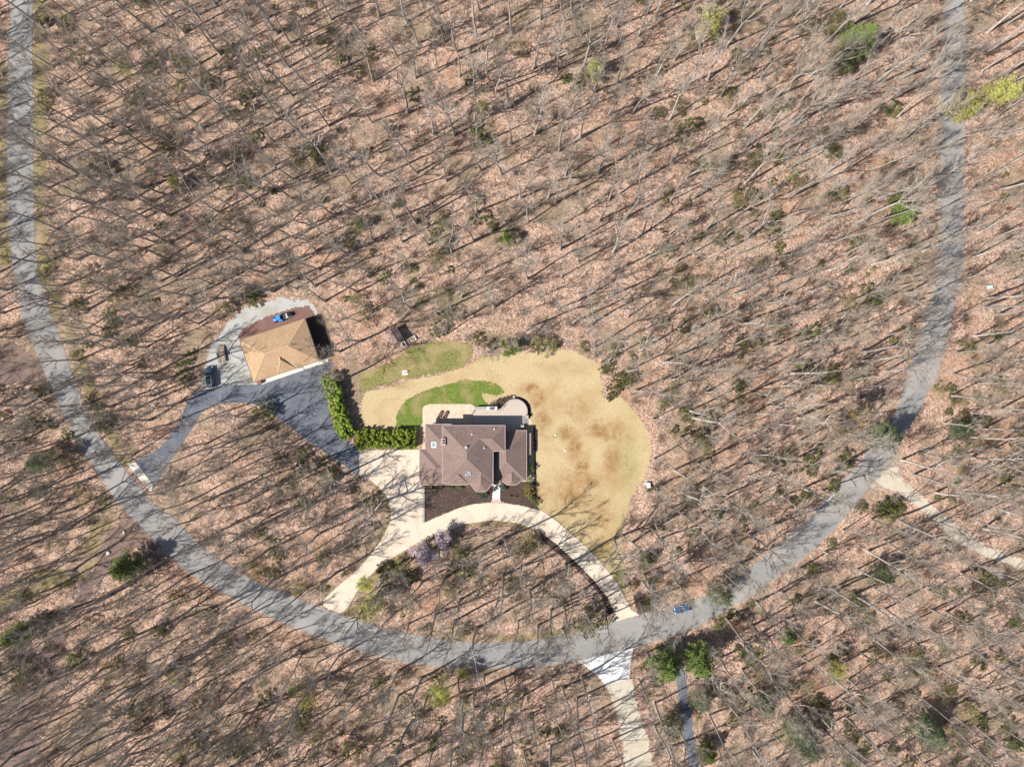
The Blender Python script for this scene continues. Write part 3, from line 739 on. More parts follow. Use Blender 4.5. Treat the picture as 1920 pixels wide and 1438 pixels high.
for k, (ua, va, ub, vb) in enumerate(((848,262,872,222),(872,222,900,180))):
    a = Vector((*at(*hp(ua,va),ZP),0)); b = Vector((*at(*hp(ub,vb),ZP),0)); d = b-a
    bevel(mobj('stone_block', G().obox(((a.x+b.x)/2-lx, (a.y+b.y)/2-ly, .5), (d.length*.98, .4, 1.0), math.atan2(d.y, d.x)).d, M['stone'], low), .03, 1)
# grill island
gi = empty('grill_island', (*at(*hp(1122,190),1.5), 0), 'pale stone outdoor kitchen island with a grill on the terrace', 'grill')
mobj('counter_base', G().box(-1.1,1.15,-.36,.36,0.4,1.55).d, M['stone'], gi)
bevel(mobj('counter_top', G().box(-1.2,1.25,-.44,.44,1.55,1.63).d, M['white_concrete'], gi), .02, 1)
hood_ = mobj('grill_hood', ([(-.5,-.3,1.63),(.5,-.3,1.63),(.5,.3,1.63),(-.5,.3,1.63),(-.48,-.2,1.9),(.48,-.2,1.9),(.48,.22,1.95),(-.48,.22,1.95)],
     [(4,5,6,7),(0,1,5,4),(1,2,6,5),(2,3,7,6),(3,0,4,7)]), M['dark_metal'], gi)
bevel(hood_, .04, 2)
mobj('handle', G().bar((-.38,-.34,1.78),(.38,-.34,1.78),.04).bar((-.35,-.34,1.78),(-.35,-.25,1.78),.03).bar((.35,-.34,1.78),(.35,-.25,1.78),.03).d, M['rim'], hood_)
mobj('side_plate', G().box(-.42,.42,-.12,.14,1.945,1.96).d, M['rim'], hood_)
# terrace steps down to the lawn
ts = empty('terrace_steps', (*at(*hp(1580,360),.3),0), 'stone steps going down from the terrace to the lawn', 'steps')
sx, sy = at(*hp(1580,360),.3)
for k in range(4):
    x0, y1 = at(*hp(1540+k*20,305+k*4),.5); x1, y0 = at(*hp(1562+k*20,415),.5)
    mobj('step', G().box(x0-sx, x1-sx, y0-sy, y1-sy, 0, .74-k*.17).d, M['stone'], ts)
slab('step_landing', [hp(1610,325),hp(1645,330),hp(1672,365),hp(1680,415),hp(1612,415)], 0.09, 0.2, M['patio'])
for k, (u, v_) in enumerate(((1545,440),(1605,305))):
    p = empty('stone_pillar', (*at(*hp(u,v_),ZP),0), ('grey stone pillar at the foot of the steps beside the house shadow','grey stone pillar where the curved wall meets the steps')[k], 'pillar', group='terrace pillars')
    mobj('shaft', G().box(-.32,.32,-.32,.32,0,1.15).d, M['stone'], p); bevel(mobj('cap_stone', G().box(-.4,.4,-.4,.4,1.15,1.25).d, M['stone'], p), .03, 1)

def lounger(px, py, rz, label):
    o = empty('sun_lounger', (*at(px, py), .10), label, 'lounger', rz, 'patio sun loungers')
    g = G().bar((-.32,-.95,.34),(-.32,.95,.34),.06).bar((.32,-.95,.34),(.32,.95,.34),.06).bar((-.32,-.95,.34),(.32,-.95,.34),.06).bar((-.32,.95,.34),(.32,.95,.34),.06)
    mobj('frame', g.d, M['wicker'], o)
    for x in (-.3,.3):
        for y in (-.85,.8): mobj('leg', G().box(x-.035,x+.035,y-.035,y+.035,0,.33).d, M['wicker'], o)
    bevel(mobj('seat', G().box(-.3,.3,-.35,.93,.35,.43).d, M['wicker'], o), .02, 1)
    b = mobj('backrest', G().obox((0,.0,.04),(.6,.72,.07)).d, M['wicker'], o); b.location=(0,-.68,.52); b.rotation_euler=(math.radians(-32),0,0)
    p = mobj('headrest', G().obox((0,-.24,.1),(.46,.16,.07)).d, M['wicker'], b)
    return o
lounger(*hp(410,278), math.radians(-28), 'brown sun lounger on the patio, the one nearer the hedge')
lounger(*hp(484,281), math.radians(-30), 'brown sun lounger on the patio, the one nearer the grill')
# air conditioners beside the east wall
for k, (u, v_) in enumerate(((1626,880),(1626,930))):
    o = empty('air_conditioner', (*at(*hp(u,v_)), .03), ('grey air conditioner beside the east wall, nearer the bump-out','grey air conditioner beside the east wall, nearer the green shrub')[k], 'air conditioner', group='air conditioners by the house')
    bevel(mobj('case', G().box(-.38,.38,-.38,.38,.02,.85).d, M['grey_metal'], o), .03, 1)
    mobj('fan_grille', G().cyl((0,0,.85),.3,.04,16).d, M['dark_metal'], o); mobj('fan_hub', G().cyl((0,0,.89),.08,.03,10).d, M['grey_metal'], o)

# ------------------------------------------------------------------ detached garage
EG = 3.2
gc = at(523.5, 657.0, EG)
ang = math.radians(18.4)
gar = empty('detached_garage', (gc[0], gc[1], 0), 'detached garage with a tan hipped shingle roof beside the gravel yard', 'garage', ang)
GW, GD = 16.0/2*.985, 10.35/2*.985
roof_part(gar, 'roof', -GW, GW, -GD, GD, EG, .40, M['roof_tan'], M['cap_tan'], M['brown_trim'], M['wall'], .5)
# front gablet
v = [(-2.1,-GD-.02,EG+.03),(2.3,-GD-.02,EG+.03),(.1,-GD+2.6,EG+1.75),(-2.1,-GD+.3,EG-.1),(2.3,-GD+.3,EG-.1),(.1,-GD+3.9,EG+1.4)]
gb = mobj('gablet_roof', (v, [(0,1,2),(1,4,5,2),(3,0,2,5),(0,3,4,1),(3,5,4)]), M['roof_tan'], gar)
mobj('ridge_cap', G().bar(v[0],v[2],.2,.05).bar(v[1],v[2],.2,.05).d, M['cap_tan'], gb)
for k in range(3):
    x = -5.0 + k*5.0
    d = mobj('garage_door', G().box(x-1.6,x+1.6,-GD+.43,-GD+.52,.05,2.5).d, M['white'], gar)
    for j in range(4): mobj('door_panel', G().box(x-1.52,x+1.52,-GD+.40,-GD+.43,.12+j*.6,.66+j*.6).d, M['white'], d)
window(gar, (-GW+.5, 0, 1.0), 1.1, 1.2, ('x', -1)); window(gar, (GW-.5, 1, 1.0), 1.1, 1.2, ('x', 1)); window(gar, (-2, GD-.5, 1.0), 1.1, 1.2, ('y', 1))
mobj('brick_pier', G().box(-GW-.1,-GW+.9,-GD-.55,-GD+.2,0,1.1).d, M['brick'], gar)
slab('garage_apron', [(489,714),(597,675),(614,672.5),(616,678),(490.5,721)], 0.10, 0.2, M['apron'])

# ------------------------------------------------------------------ shed with white frames
sc_ = at(739.5, 629.5, 2.2); sa = math.radians(31)
sh = empty('garden_shed', (sc_[0], sc_[1], 0), 'small gable-roofed garden shed at the wood edge above the lawn', 'shed', sa)
w2, d2 = 1.5, 1.75
mobj('wall', G().box(-w2+.2, w2-.2, -d2+.15, d2-.15, -.1, 2.15).d, M['plank'], sh)
v = [(-w2,-d2,2.1),(-w2,d2,2.1),(0,d2,2.95),(0,-d2,2.95),(w2,-d2,2.1),(w2,d2,2.1),(-w2,-d2,2.0),(-w2,d2,2.0),(0,d2,2.83),(0,-d2,2.83),(w2,-d2,2.0),(w2,d2,2.0)]
r = mobj('roof', (v, [(0,3,2,1),(3,4,5,2),(6,7,8,9),(9,8,11,10),(0,1,7,6),(4,10,11,5),(0,6,9,3),(3,9,10,4),(1,2,8,7),(2,5,11,8)]), M['roof_shed'], sh)
mobj('ridge_cap', G().bar((0,-d2,2.97),(0,d2,2.97),.2,.05).d, M['cap'], r)
mobj('door', G().box(-.4,.4,-d2+.08,-d2+.15,0,1.9).d, M['white'], sh)
for k, (px, py, w, h, lab) in enumerate(((757.6,645.6,1.0,1.25,'white-framed cold frame against the shed wall'),(775.3,635.5,1.25,1.1,'white-framed raised bed standing clear of the shed shadow'))):
    o = empty('cold_frame', (*at(px, py), 0), lab, 'garden bed', math.radians(31), 'white garden frames')
    for nm, bx in (('side_board',(-w/2,-w/2+.12,-h/2,h/2)),('side_board',(w/2-.12,w/2,-h/2,h/2)),('end_board',(-w/2+.12,w/2-.12,-h/2,-h/2+.12)),('end_board',(-w/2+.12,w/2-.12,h/2-.12,h/2))):
        mobj(nm, G().box(*bx, 0, .5).d, M['white'], o)
    mobj('soil', G().box(-w/2+.12,w/2-.12,-h/2+.12,h/2-.12,0,.3).d, M['mulch'] if k==0 else M['rough'], o)
o = empty('feeder_pad', (*at(759.5,698.8), .034), 'square beige stone pad with a short post on the rough lawn', 'pad')
bevel(mobj('slab', G().obox((0,0,.06),(1.25,1.1,.12),.08).d, M['apron'], o), .02, 1); mobj('post', G().cyl((.15,.0,.12),.09,.8,10).d, M['dark_metal'], o)
mobj('post_cap', G().cyl((.15,0,.92),.15,.05,10).d, M['dark_metal'], o)
# utility box, teal box, lawn caps, boulders
o = empty('utility_box', (*at(1215,909), 0), 'white utility box at the right edge of the dry lawn', 'utility box', math.radians(4))
bevel(mobj('case', G().box(-.43,.43,-.6,.6,.08,.85).d, M['white'], o), .05, 2); mobj('base', G().box(-.5,.5,-.68,.68,-.02,.08).d, M['stone'], o)
o = empty('utility_box', (*at(1854,538.5), 0), 'pale teal utility box in the woods right of the road', 'utility box', math.radians(10))
bevel(mobj('case', G().box(-.45,.45,-.42,.42,.08,.8).d, M['teal'], o), .05, 2); mobj('base', G().box(-.52,.52,-.5,.5,-.02,.08).d, M['stone'], o)
for k, (px, py, lab) in enumerate(((1041,815.5,'white round cap in the lawn with a green tuft, nearest the house'),(1058.8,843.8,'white round cap in the dry lawn, farther from the house'),(963.5,744.2,'pale round cap in the dark mulch ring outside the terrace'))):
    o = empty('ground_cap', (*at(px,py), .03), lab, 'cap', group='round caps in the lawn')
    mobj('pipe', G().cyl((0,0,0),.16,.16,12).d, M['grey_metal'], o); mobj('lid', G().cyl((0,0,.16),.22,.05,12).d, M['white'], o)
for k, (px, py, r_, lab) in enumerate(((203.6,1036,.5,'large pale boulder on the red dirt track'),(233.2,997.7,.42,'oval pale boulder on the red dirt near the road'),(252.3,992,.22,'small pale stone beside the oval boulder on red dirt'))):
    o = mobj('boulder', G().blob((0,0,r_*.35),(r_*1.1,r_*.85,r_*.6),k+4,10,7,.14).d, M['apron'], smooth=True)
    o.location = (*at(px,py), .016); o.rotation_euler=(0,0,.6+k); tag(o, lab, 'boulder', 'boulders on the red dirt')

# ------------------------------------------------------------------ vehicles
def loft(sections):
    g = G(); n = len(sections[0])
    for s in sections: g.v += s
    for i in range(len(sections)-1):
        for k in range(n):
            a = i*n+k; b = i*n+(k+1)%n
            g.f.append((a, b, b+n, a+n))
    g.f.append(tuple(range(n-1,-1,-1))); g.f.append(tuple(range((len(sections)-1)*n, len(sections)*n)))
    return g.d
def sect(x, hw, z0, z1, tw=0.86):
    """closed rounded body section at x"""
    pts = [(-hw*.92,z0),(-hw,z0+.18),(-hw*1.0,z0+(z1-z0)*.6),(-hw*.97,z1-.10),(-hw*tw,z1),(0,z1+.035),(hw*tw,z1),(hw*.97,z1-.10),(hw*1.0,z0+(z1-z0)*.6),(hw,z0+.18),(hw*.92,z0)]
    return [(x, y, z) for y, z in pts]
def wheel(parent, x, y, r, w, sgn):
    t = mobj('tyre', G().cyl((x, y-w/2, r), r, w, 20, 'Y').d, M['black']); 
    wh = t; wh.name = 'wheel'; wh.parent = parent
    bevel(wh, .04, 2)
    mobj('rim', G().cyl((x, y+sgn*w/2-(.0 if sgn>0 else .02), r), r*.62, .02, 16, 'Y').d, M['rim'], wh)
    return wh
def car(px, py, rz, label, L, Wd, H, paint, suv, sun_n):
    """nose points to +x"""
    o = empty('parked_car', (*at(px, py), 0.075), label, 'car', rz)
    h = Wd/2; zb = .22; hood = .98 if suv else .80; belt = 1.05 if suv else .88
    xs = [(-L/2, h*.82, .45, belt-.12), (-L/2+.12, h*.94, .3, belt-.02), (-L/2+.7, h, zb, belt), (0, h, zb, belt), (L*.14, h, zb, belt), (L*.20, h*.99, zb, hood+.02), (L*.38, h*.97, zb, hood-.05), (L/2-.25, h*.92, .28, hood-.14), (L/2-.03, h*.78, .36, hood-.26)]
    b = mobj('body', loft([sect(*q) for q in xs]), M[paint], o, True)
    wb = L*.29; r = .37 if suv else .33
    for x in (-wb, wb):
        for s in (-1, 1):
            wheel(o, x, s*(h-.1), r, .24, s)
    # glasshouse
    xr0, xr1 = (-L*.46, L*.075) if suv else (-L*.25, L*.02)
    xb0, xb1 = (-L*.485, L*.20) if suv else (-L*.46, L*.20)
    tw, bw = h*.74, h*.93
    zt = H-.06
    v = [(xb0,-bw,belt-.03),(xb1,-bw,belt-.03),(xb1,bw,belt-.03),(xb0,bw,belt-.03),(xr0,-tw,zt),(xr1,-tw,zt),(xr1,tw,zt),(xr0,tw,zt)]
    mobj('side_glass', (v, [(0,1,5,4),(2,3,7,6),(4,5,6,7)]), M['car_glass'], o)
    mobj('windshield', ([(v[1][0]+.004,v[1][1],v[1][2]),(v[2][0]+.004,v[2][1],v[2][2]),(v[6][0]+.004,v[6][1],v[6][2]),(v[5][0]+.004,v[5][1],v[5][2]),(v[1][0]-.05,v[1][1],v[1][2]),(v[2][0]-.05,v[2][1],v[2][2]),(v[6][0]-.05,v[6][1],v[6][2]),(v[5][0]-.05,v[5][1],v[5][2])],[(0,1,2,3),(7,6,5,4)]), M['car_glass'], o)
    mobj('rear_glass', ([(v[3][0]-.004,v[3][1],v[3][2]),(v[0][0]-.004,v[0][1],v[0][2]),(v[4][0]-.004,v[4][1],v[4][2]),(v[7][0]-.004,v[7][1],v[7][2]),(v[3][0]+.05,v[3][1],v[3][2]),(v[0][0]+.05,v[0][1],v[0][2]),(v[4][0]+.05,v[4][1],v[4][2]),(v[7][0]+.05,v[7][1],v[7][2])],[(0,1,2,3),(7,6,5,4)]), M['car_glass'], o)
    rf = mobj('roof_panel', G().box(xr0-.03, xr1+.03, -tw-.02, tw+.02, zt-.02, zt+.05).d, M[paint], o); bevel(rf, .05, 3)
    g = G()
    for s in (0, 3):
        for a, c in ((0,4),(1,5)) if s == 0 else ((3,7),(2,6)):
            g.bar(v[a], v[c], .09, .09)
    for s in (-1, 1):
        g.bar((-.05,s*bw*1.0,belt-.03),(-.2,s*tw,zt),.08,.06)
    mobj('pillar', g.d, M[paint], o)
    Lr = xr1-xr0
    for k in range(sun_n):
        x0 = xr1-.25-.75-k*1.0
        mobj('sunroof', G().box(x0, x0+.72, -tw*.78, tw*.78, zt+.045, zt+.06).d, M['car_glass'], rf)
    for s in (-1, 1):
        mobj('headlight', G().obox((L/2-.22, s*h*.70, hood-.20), (.35,.3,.14), -s*.35).d, M['lamp'], o)
        mobj('tail_light', G().obox((-L/2+.06, s*h*.72, belt-.2), (.14,.3,.25)).d, M['red_lamp'], o)
        mobj('mirror', G().obox((L*.13, s*(h+.1), belt+.08), (.14,.22,.15)).d, M[paint], o)
        if suv: mobj('roof_rail', G().bar((xr0+.2,s*(tw-.08),zt+.09),(xr1-.1,s*(tw-.08),zt+.09),.05).d, M['rim'], rf)
    mobj('front_bumper', G().obox((L/2-.06,0,.42),(.2,Wd*.80,.2)).d, M['black'], o); mobj('rear_bumper', G().obox((-L/2+.05,0,.5),(.2,Wd*.84,.2)).d, M['black'], o)
    return o
car(396.5, 706.5, math.radians(94.5), 'slate blue station wagon with two sunroofs parked on the gravel yard', 4.9, 1.85, 1.72, 'slate_paint', True, 2).location.z = 0.03
car(1279.5, 1137.2, math.radians(17.5 + 180), 'blue car parked on the road edge under a bare tree', 4.65, 1.85, 1.42, 'blue_paint', False, 0).location.z = 0.06

def tractor():
    o = empty('tractor', (*at(523.5, 598.5), .037), 'bright blue compact tractor on the red mulch behind the garage', 'tractor', math.radians(198))
    k = mobj('hood', loft([sect(.15,.36,.5,1.05),sect(.6,.36,.5,1.05),sect(1.05,.32,.5,.98),sect(1.2,.24,.55,.9)]), M['bright_blue'], o, True)
    mobj('grille', G().box(1.19,1.23,-.2,.2,.58,.86).d, M['dark_metal'], k)
    mobj('chassis', G().box(-.7,1.0,-.22,.22,.4,.62).d, M['dark_metal'], o)
    mobj('floor_deck', G().box(-.35,.2,-.5,.5,.55,.6).d, M['dark_metal'], o)
    bevel(mobj('seat', G().box(-.55,-.15,-.24,.24,.75,.87).box(-.62,-.5,-.24,.24,.85,1.25).d, M['black'], o), .04, 2)
    mobj('steering_wheel', G().cyl((.12,0,1.18),.2,.03,14).bar((.15,0,.9),(.12,0,1.18),.04).d, M['dark_metal'], o)
    for s in (-1, 1):
        wheel(o, -.5, s*.62, .5, .3, s); wheel(o, .95, s*.5, .3, .2, s)
        bevel(mobj('fender', G().box(-1.0,-.05,s*.62-.2,s*.62+.2,1.02,1.07).d, M['bright_blue'], o), .02, 1)
    mobj('roll_bar', G().bar((-.75,-.45,.6),(-.75,-.45,1.9),.07).bar((-.75,.45,.6),(-.75,.45,1.9),.07).bar((-.75,-.45,1.9),(-.75,.45,1.9),.07).d, M['dark_metal'], o)
    mobj('canopy', G().box(-.85,.15,-.5,.5,1.9,1.95).d, M['bright_blue'], o)
tractor()
o = empty('utility_cart', (*at(541.5, 591.5), .037), 'black loaded utility cart with a grey front deck behind the blue tractor', 'cart', math.radians(20))
mobj('deck', G().box(-1.1,.9,-.55,.55,.38,.44).d, M['grey_metal'], o)
bevel(mobj('load', G().box(-.1,.85,-.5,.5,.44,.95).d, M['black'], o), .1, 3)
mobj('front_box', G().box(-1.05,-.2,-.48,.48,.44,.72).d, M['white'], o)
mobj('tailgate_frame', G().bar((.9,-.42,.42),(1.75,-.42,.30),.06).bar((.9,.42,.42),(1.75,.42,.30),.06).bar((1.75,-.45,.30),(1.75,.45,.30),.06).d, M['dark_metal'], o)
mobj('drawbar', G().bar((-1.1,0,.4),(-1.6,0,.42),.08).d, M['dark_metal'], o)
for s in (-1, 1): wheel(o, .1, s*.66, .28, .18, s)

tr = empty('flatbed_trailer', (*at(417.5, 665.5), .03), 'wooden flatbed trailer parked on the gravel beside the garage', 'trailer', math.radians(8))
for k in range(6):
    x = -.74 + k*.25
    mobj('deck_board', G().box(x, x+.235, -1.55, 1.35, .55, .60).d, M['plank'], tr)
mobj('frame', G().bar((-.8,-1.6,.5),(-.8,1.4,.5),.1).bar((.8,-1.6,.5),(.8,1.4,.5),.1).bar((-.8,-1.6,.5),(.8,-1.6,.5),.1).bar((-.8,1.4,.5),(.8,1.4,.5),.1).d, M['dark_metal'], tr)
mobj('side_rail', G().bar((-.8,-1.6,1.0),(-.8,1.4,1.0),.06).bar((-.8,-1.6,.5),(-.8,-1.6,1.0),.06).bar((-.8,1.4,.5),(-.8,1.4,1.0),.06).bar((-.8,0,.5),(-.8,0,1.0),.06).d, M['dark_metal'], tr)
mobj('side_rail', G().bar((.8,-1.6,1.0),(.8,1.4,1.0),.06).bar((.8,-1.6,.5),(.8,-1.6,1.0),.06).bar((.8,1.4,.5),(.8,1.4,1.0),.06).bar((.8,0,.5),(.8,0,1.0),.06).d, M['dark_metal'], tr)
mobj('tongue', G().bar((-.5,-1.6,.5),(0,-2.7,.45),.08).bar((.5,-1.6,.5),(0,-2.7,.45),.08).d, M['dark_metal'], tr)
mobj('jack', G().cyl((0,-2.5,0.0),.05,.9,8).d, M['rim'], tr)
rp = mobj('tail_ramp', G().obox((0,.4,0),(1.55,.95,.05)).d, M['plank'], tr); rp.location=(0,1.45,.52); rp.rotation_euler=(math.radians(-22),0,0)
for s in (-1, 1):
    wheel(tr, s*0, 0, .01, .01, s) if False else None
    t = mobj('wheel', G().cyl((s*.95-.1, .1, .32), .32, .2, 18, 'X').d, M['black'], tr)
    mobj('rim', G().cyl((s*.95+s*.1-(.0 if s>0 else .02), .1, .32), .2, .02, 14, 'X').d, M['rim'], t)
    mobj('fender', G().box(s*.95-.15, s*.95+.15, -.35, .55, .70, .74).d, M['dark_metal'], tr)

# ------------------------------------------------------------------ vegetation builders
def rvec(rr): 
    while True:
        v = Vector((rr.uniform(-1,1), rr.uniform(-1,1), rr.uniform(-1,1)))
        if 0.05 < v.length < 1: return v.normalized()

def grow(rr, p, d, L, n, up=0.0, wob=0.12):
    path = [p.copy()]; d = d.copy()
    for i in range(n):
        d = (d + rvec(rr)*wob + Vector((0,0,up))).normalized()
        p = p + d*(L/n); path.append(p.copy())
    return path

def along(path, t):
    x = t*(len(path)-1); i = min(int(x), len(path)-2); f = x-i
    return path[i].lerp(path[i+1], f), (path[i+1]-path[i]).normalized()

def bare_tree(seed, H, base, spread, limbs, r0, twigs=7, fork=0, lean=0.03, asc=(35,65), secn=6):
    rr = random.Random(seed); T = G(); C = G(); tips = []
    top = H*(0.93 if not fork else rr.uniform(.5,.62))
    n = 9
    d = Vector((rr.uniform(-lean,lean), rr.uniform(-lean,lean), 1)).normalized()
    path = grow(rr, Vector((0,0,-.15)), d, top, n, 0.05, 0.065)
    rad = [r0*(1.35 if i == 0 else 1-(.86 if not fork else .45)*(i/n)**.9) for i in range(n+1)]
    T.tube(path, rad, 8)
    stems = [(path, rad)]
    for k in range(fork):
        a = rr.uniform(0,6.28) if k == 0 else a + 6.28/fork + rr.uniform(-.5,.5)
        dd = (Vector((math.cos(a), math.sin(a), 0))*rr.uniform(.28,.5) + Vector((0,0,1))).normalized()
        L = H-top; sp = grow(rr, path[-1]-Vector((0,0,.3)), dd, L*1.05, 6, 0.05, 0.10)
        sr = [rad[-1]*.78*(1-.88*(i/6)) for i in range(7)]
        T.tube(sp, sr, 6); stems.append((sp, sr))
    if fork: 
        main = stems[1:]
    else: main = stems
    az = rr.uniform(0, 6.28)
    for k in range(limbs):
        sp, sr = main[k % len(main)]
        q = (k+.5)/limbs
        t = (base + (0.97-base)*q) if not fork else (.05+.9*q)
        az += 2.4 + rr.uniform(-.5,.5)
        p, dr = along(sp, min(t,.99))
        el = math.radians(rr.uniform(*asc))
        d = Vector((math.cos(az)*math.cos(el), math.sin(az)*math.cos(el), math.sin(el)))
        L = spread*(1.05-.55*q)*rr.uniform(.65,1.15)
        i = min(int(t*(len(sr)-1)), len(sr)-2); tr_ = sr[i]
        lr = min(tr_*.66, .045*L**.75+.01)
        lp = grow(rr, p, d, L, 4, 0.10, 0.16)
        C.tube(lp, [lr*(1-.85*j/4) for j in range(5)], 5)
        for s in range(secn):
            t2 = .25 + .72*(s+rr.random())/secn
            p2, d2 = along(lp, min(t2,.98))
            dd = (d2*.9 + rvec(rr)*.62 + Vector((0,0,.25))).normalized()
            L2 = L*rr.uniform(.28,.5)*(1.15-.5*t2)
            r2 = max(lr*.55*(1-.5*t2), .028)
            sp2 = grow(rr, p2, dd, L2, 2, 0.08, 0.22)
            C.tube(sp2, [r2, r2*.7, 0], 3)
            for w in range(twigs):
                t3 = rr.uniform(.15,1.0)
                p3, d3 = along(sp2, min(t3,.99))
                d3 = (d3*1.0 + rvec(rr)*.65 + Vector((0,0,.2))).normalized()
                L3 = rr.uniform(.5,1.35)*(.5+.12*spread)
                e = p3 + d3*L3
                C.tube([p3, e], [rr.uniform(.016,.024), 0], 3)
                tips.append(e)
                if rr.random() < .35: tips.append(p3.lerp(e, .5))
    return T, C, tips

def leaf(g, p, s, rr, flat=0.5, asp=.55):
    n = (rvec(rr) + Vector((0,0,flat))).normalized(); u = n.orthogonal().normalized()
    u = (Matrix.Rotation(rr.uniform(0,6.28), 3, n) @ u); w = n.cross(u)
    a = len(g.v); b = .12*s
    for q in (p-u*s*.5, p+w*s*asp*.5-n*b, p+u*s*.5, p-w*s*asp*.5-n*b): g.v.append(tuple(q))
    g.f.append((a,a+1,a+2)); g.f.append((a,a+2,a+3))

def shrub(seed, rad, h, nclump, nleaf, ls, stems=6, base=.15, spreadk=1.0, tight=.9):
    """loose leafy shrub: clumps of leaves on stems"""
    rr = random.Random(seed); F = G(); T = G()
    for k in range(nclump):
        a = rr.uniform(0,6.28); q = math.sqrt(rr.random())*spreadk
        hz = h*(base + (1-base)*math.sqrt(max(0,1-q*q*.85))*rr.uniform(.55,1.0))
        c = Vector((math.cos(a)*q*rad, math.sin(a)*q*rad, hz)); cr = rad*rr.uniform(.2,.36)*tight
        for j in range(nleaf):
            leaf(F, c + rvec(rr)*cr*rr.random()**.5*Vector((1,1,.8)).length/1.6, ls*rr.uniform(.6,1.3), rr)
        if k < stems or k % 3 == 0:
            mid = Vector((c.x*.35, c.y*.35, hz*.45))
            T.tube([(c.x*.08,c.y*.08,-.1), mid, c], [max(.02,rad*.02), max(.014,rad*.012), 0], 4)
    return T, F

def pine(seed, H, rad, whorls=9, per=7, dens=11, ls=.5, droop=0.0, asp=.22):
    rr = random.Random(seed); T = G(); F = G()
    path = grow(rr, Vector((0,0,-.15)), Vector((0,0,1)), H, 6, .1, .02)
    T.tube(path, [H*.014*(1-.9*i/6)+.01 for i in range(7)], 7)
    for w in range(whorls):
        q = (w+.4)/whorls; z = H*(.16+.82*q); L0 = rad*(1-q)**.75*1.05+.25
        a0 = rr.uniform(0,6.28)
        for k in range(per):
            a = a0 + 6.28*k/per + rr.uniform(-.3,.3); L = L0*rr.uniform(.65,1.12)
            d = Vector((math.cos(a), math.sin(a), rr.uniform(.05,.35)-droop))
            p = Vector((0,0,z)); bp = grow(rr, p, d.normalized(), L, 3, .05, .12)
            T.tube(bp, [.035*L**.5, .022, .014, 0], 3)
            nl = int(dens*max(L,.6))
            for j in range(nl):
                t = .18+.82*rr.random()**.7
                pp, dd = along(bp, min(t,.99))
                pp = pp + rvec(rr)*(.12+.40*L*.35*(1-abs(t-.6)))
                leaf(F, pp, ls*rr.uniform(.6,1.25), rr, .7, asp*1.5)
    return T, F

def mesh(name, g, mat, smooth=False):
    me = bpy.data.meshes.new(name); me.from_pydata(g.v, [], g.f); me.materials.append(mat)
    if smooth: me.shade_smooth()
    me.update(); return me

# tree variants: tall forest trees, forked trees, spreading yard trees
BT = []
specs = [(23,.34,5.4,17,.24,0),(25,.42,5.0,17,.26,0),(21,.30,5.4,17,.21,3),(24,.45,5.4,18,.27,2),(22,.42,4.4,15,.19,0),(20,.40,5.2,17,.20,2),(26,.45,5.4,17,.28,3),(22,.38,6.0,18,.26,3),(18,.34,4.2,14,.16,0),(24,.5,4.8,16,.22,2)]
for i,(H,b,s,l,r,f) in enumerate(specs):
    T, C, _ = bare_tree(100+i, H, b, s*1.12, l, r*1.22, 5, f, .05 if i % 3 else .09, (38,74), 7)
    BT.append((mesh('trunk_%d' % i, T, M['bark'], True), mesh('crown_%d' % i, C, M['twig']), H))
YT = []
for i,(H,b,s,l,r,f) in enumerate([(22,.28,8.0,17,.34,0),(23,.3,8.5,18,.36,3),(20,.25,7.5,17,.30,2)]):
    T, C, _ = bare_tree(200+i, H, b, s, l, r, 8, f, .05, (25,58), 8)
    YT.append((mesh('yard_trunk_%d' % i, T, M['bark'], True), mesh('yard_crown_%d' % i, C, M['twig']), H))
ST = []
for i,(H,b,s,l,r) in enumerate([(11,.35,2.4,11,.085),(13,.4,2.6,12,.10),(9,.3,2.4,11,.07),(14,.45,2.6,12,.11)]):
    T, C, _ = bare_tree(300+i, H, b, s, l, r, 5, 0, .10, (35,65), 4)
    ST.append((mesh('sapling_trunk_%d' % i, T, M['bark'], True), mesh('sapling_crown_%d' % i, C, M['twig']), H))
# leafless brush
BR = []
for i in range(4):
    rr = random.Random(400+i); g = G()
    for k in range(26):
        a = rr.uniform(0,6.28); d = Vector((math.cos(a)*rr.uniform(.2,.9), math.sin(a)*rr.uniform(.2,.9), 1)).normalized()
        L = rr.uniform(1.0,2.4); pth = grow(rr, Vector((math.cos(a)*.15, math.sin(a)*.15, -.05)), d, L, 3, .02, .2)
        g.tube(pth, [.022,.017,.012,0], 3)
        for w in range(7):
            p3, d3 = along(pth, rr.uniform(.3,.98)); d3 = (d3*.6+rvec(rr)*.8).normalized()
            g.tube([p3, p3+d3*rr.uniform(.35,.9)], [.011,0], 3)
    BR.append(mesh('brush_%d' % i, g, M['brush']))

def place(kind, meshes, px, py, sc, rz, label, cat, group, names=('trunk','crown'), zs=1.0, base=0.0):
    o = empty(kind, (*at(px, py), base), label, cat, rz, group)
    o.scale = (sc, sc, sc*zs)
    for nm, me in zip(names, meshes):
        mobj(nm, me, parent=o)
    return o

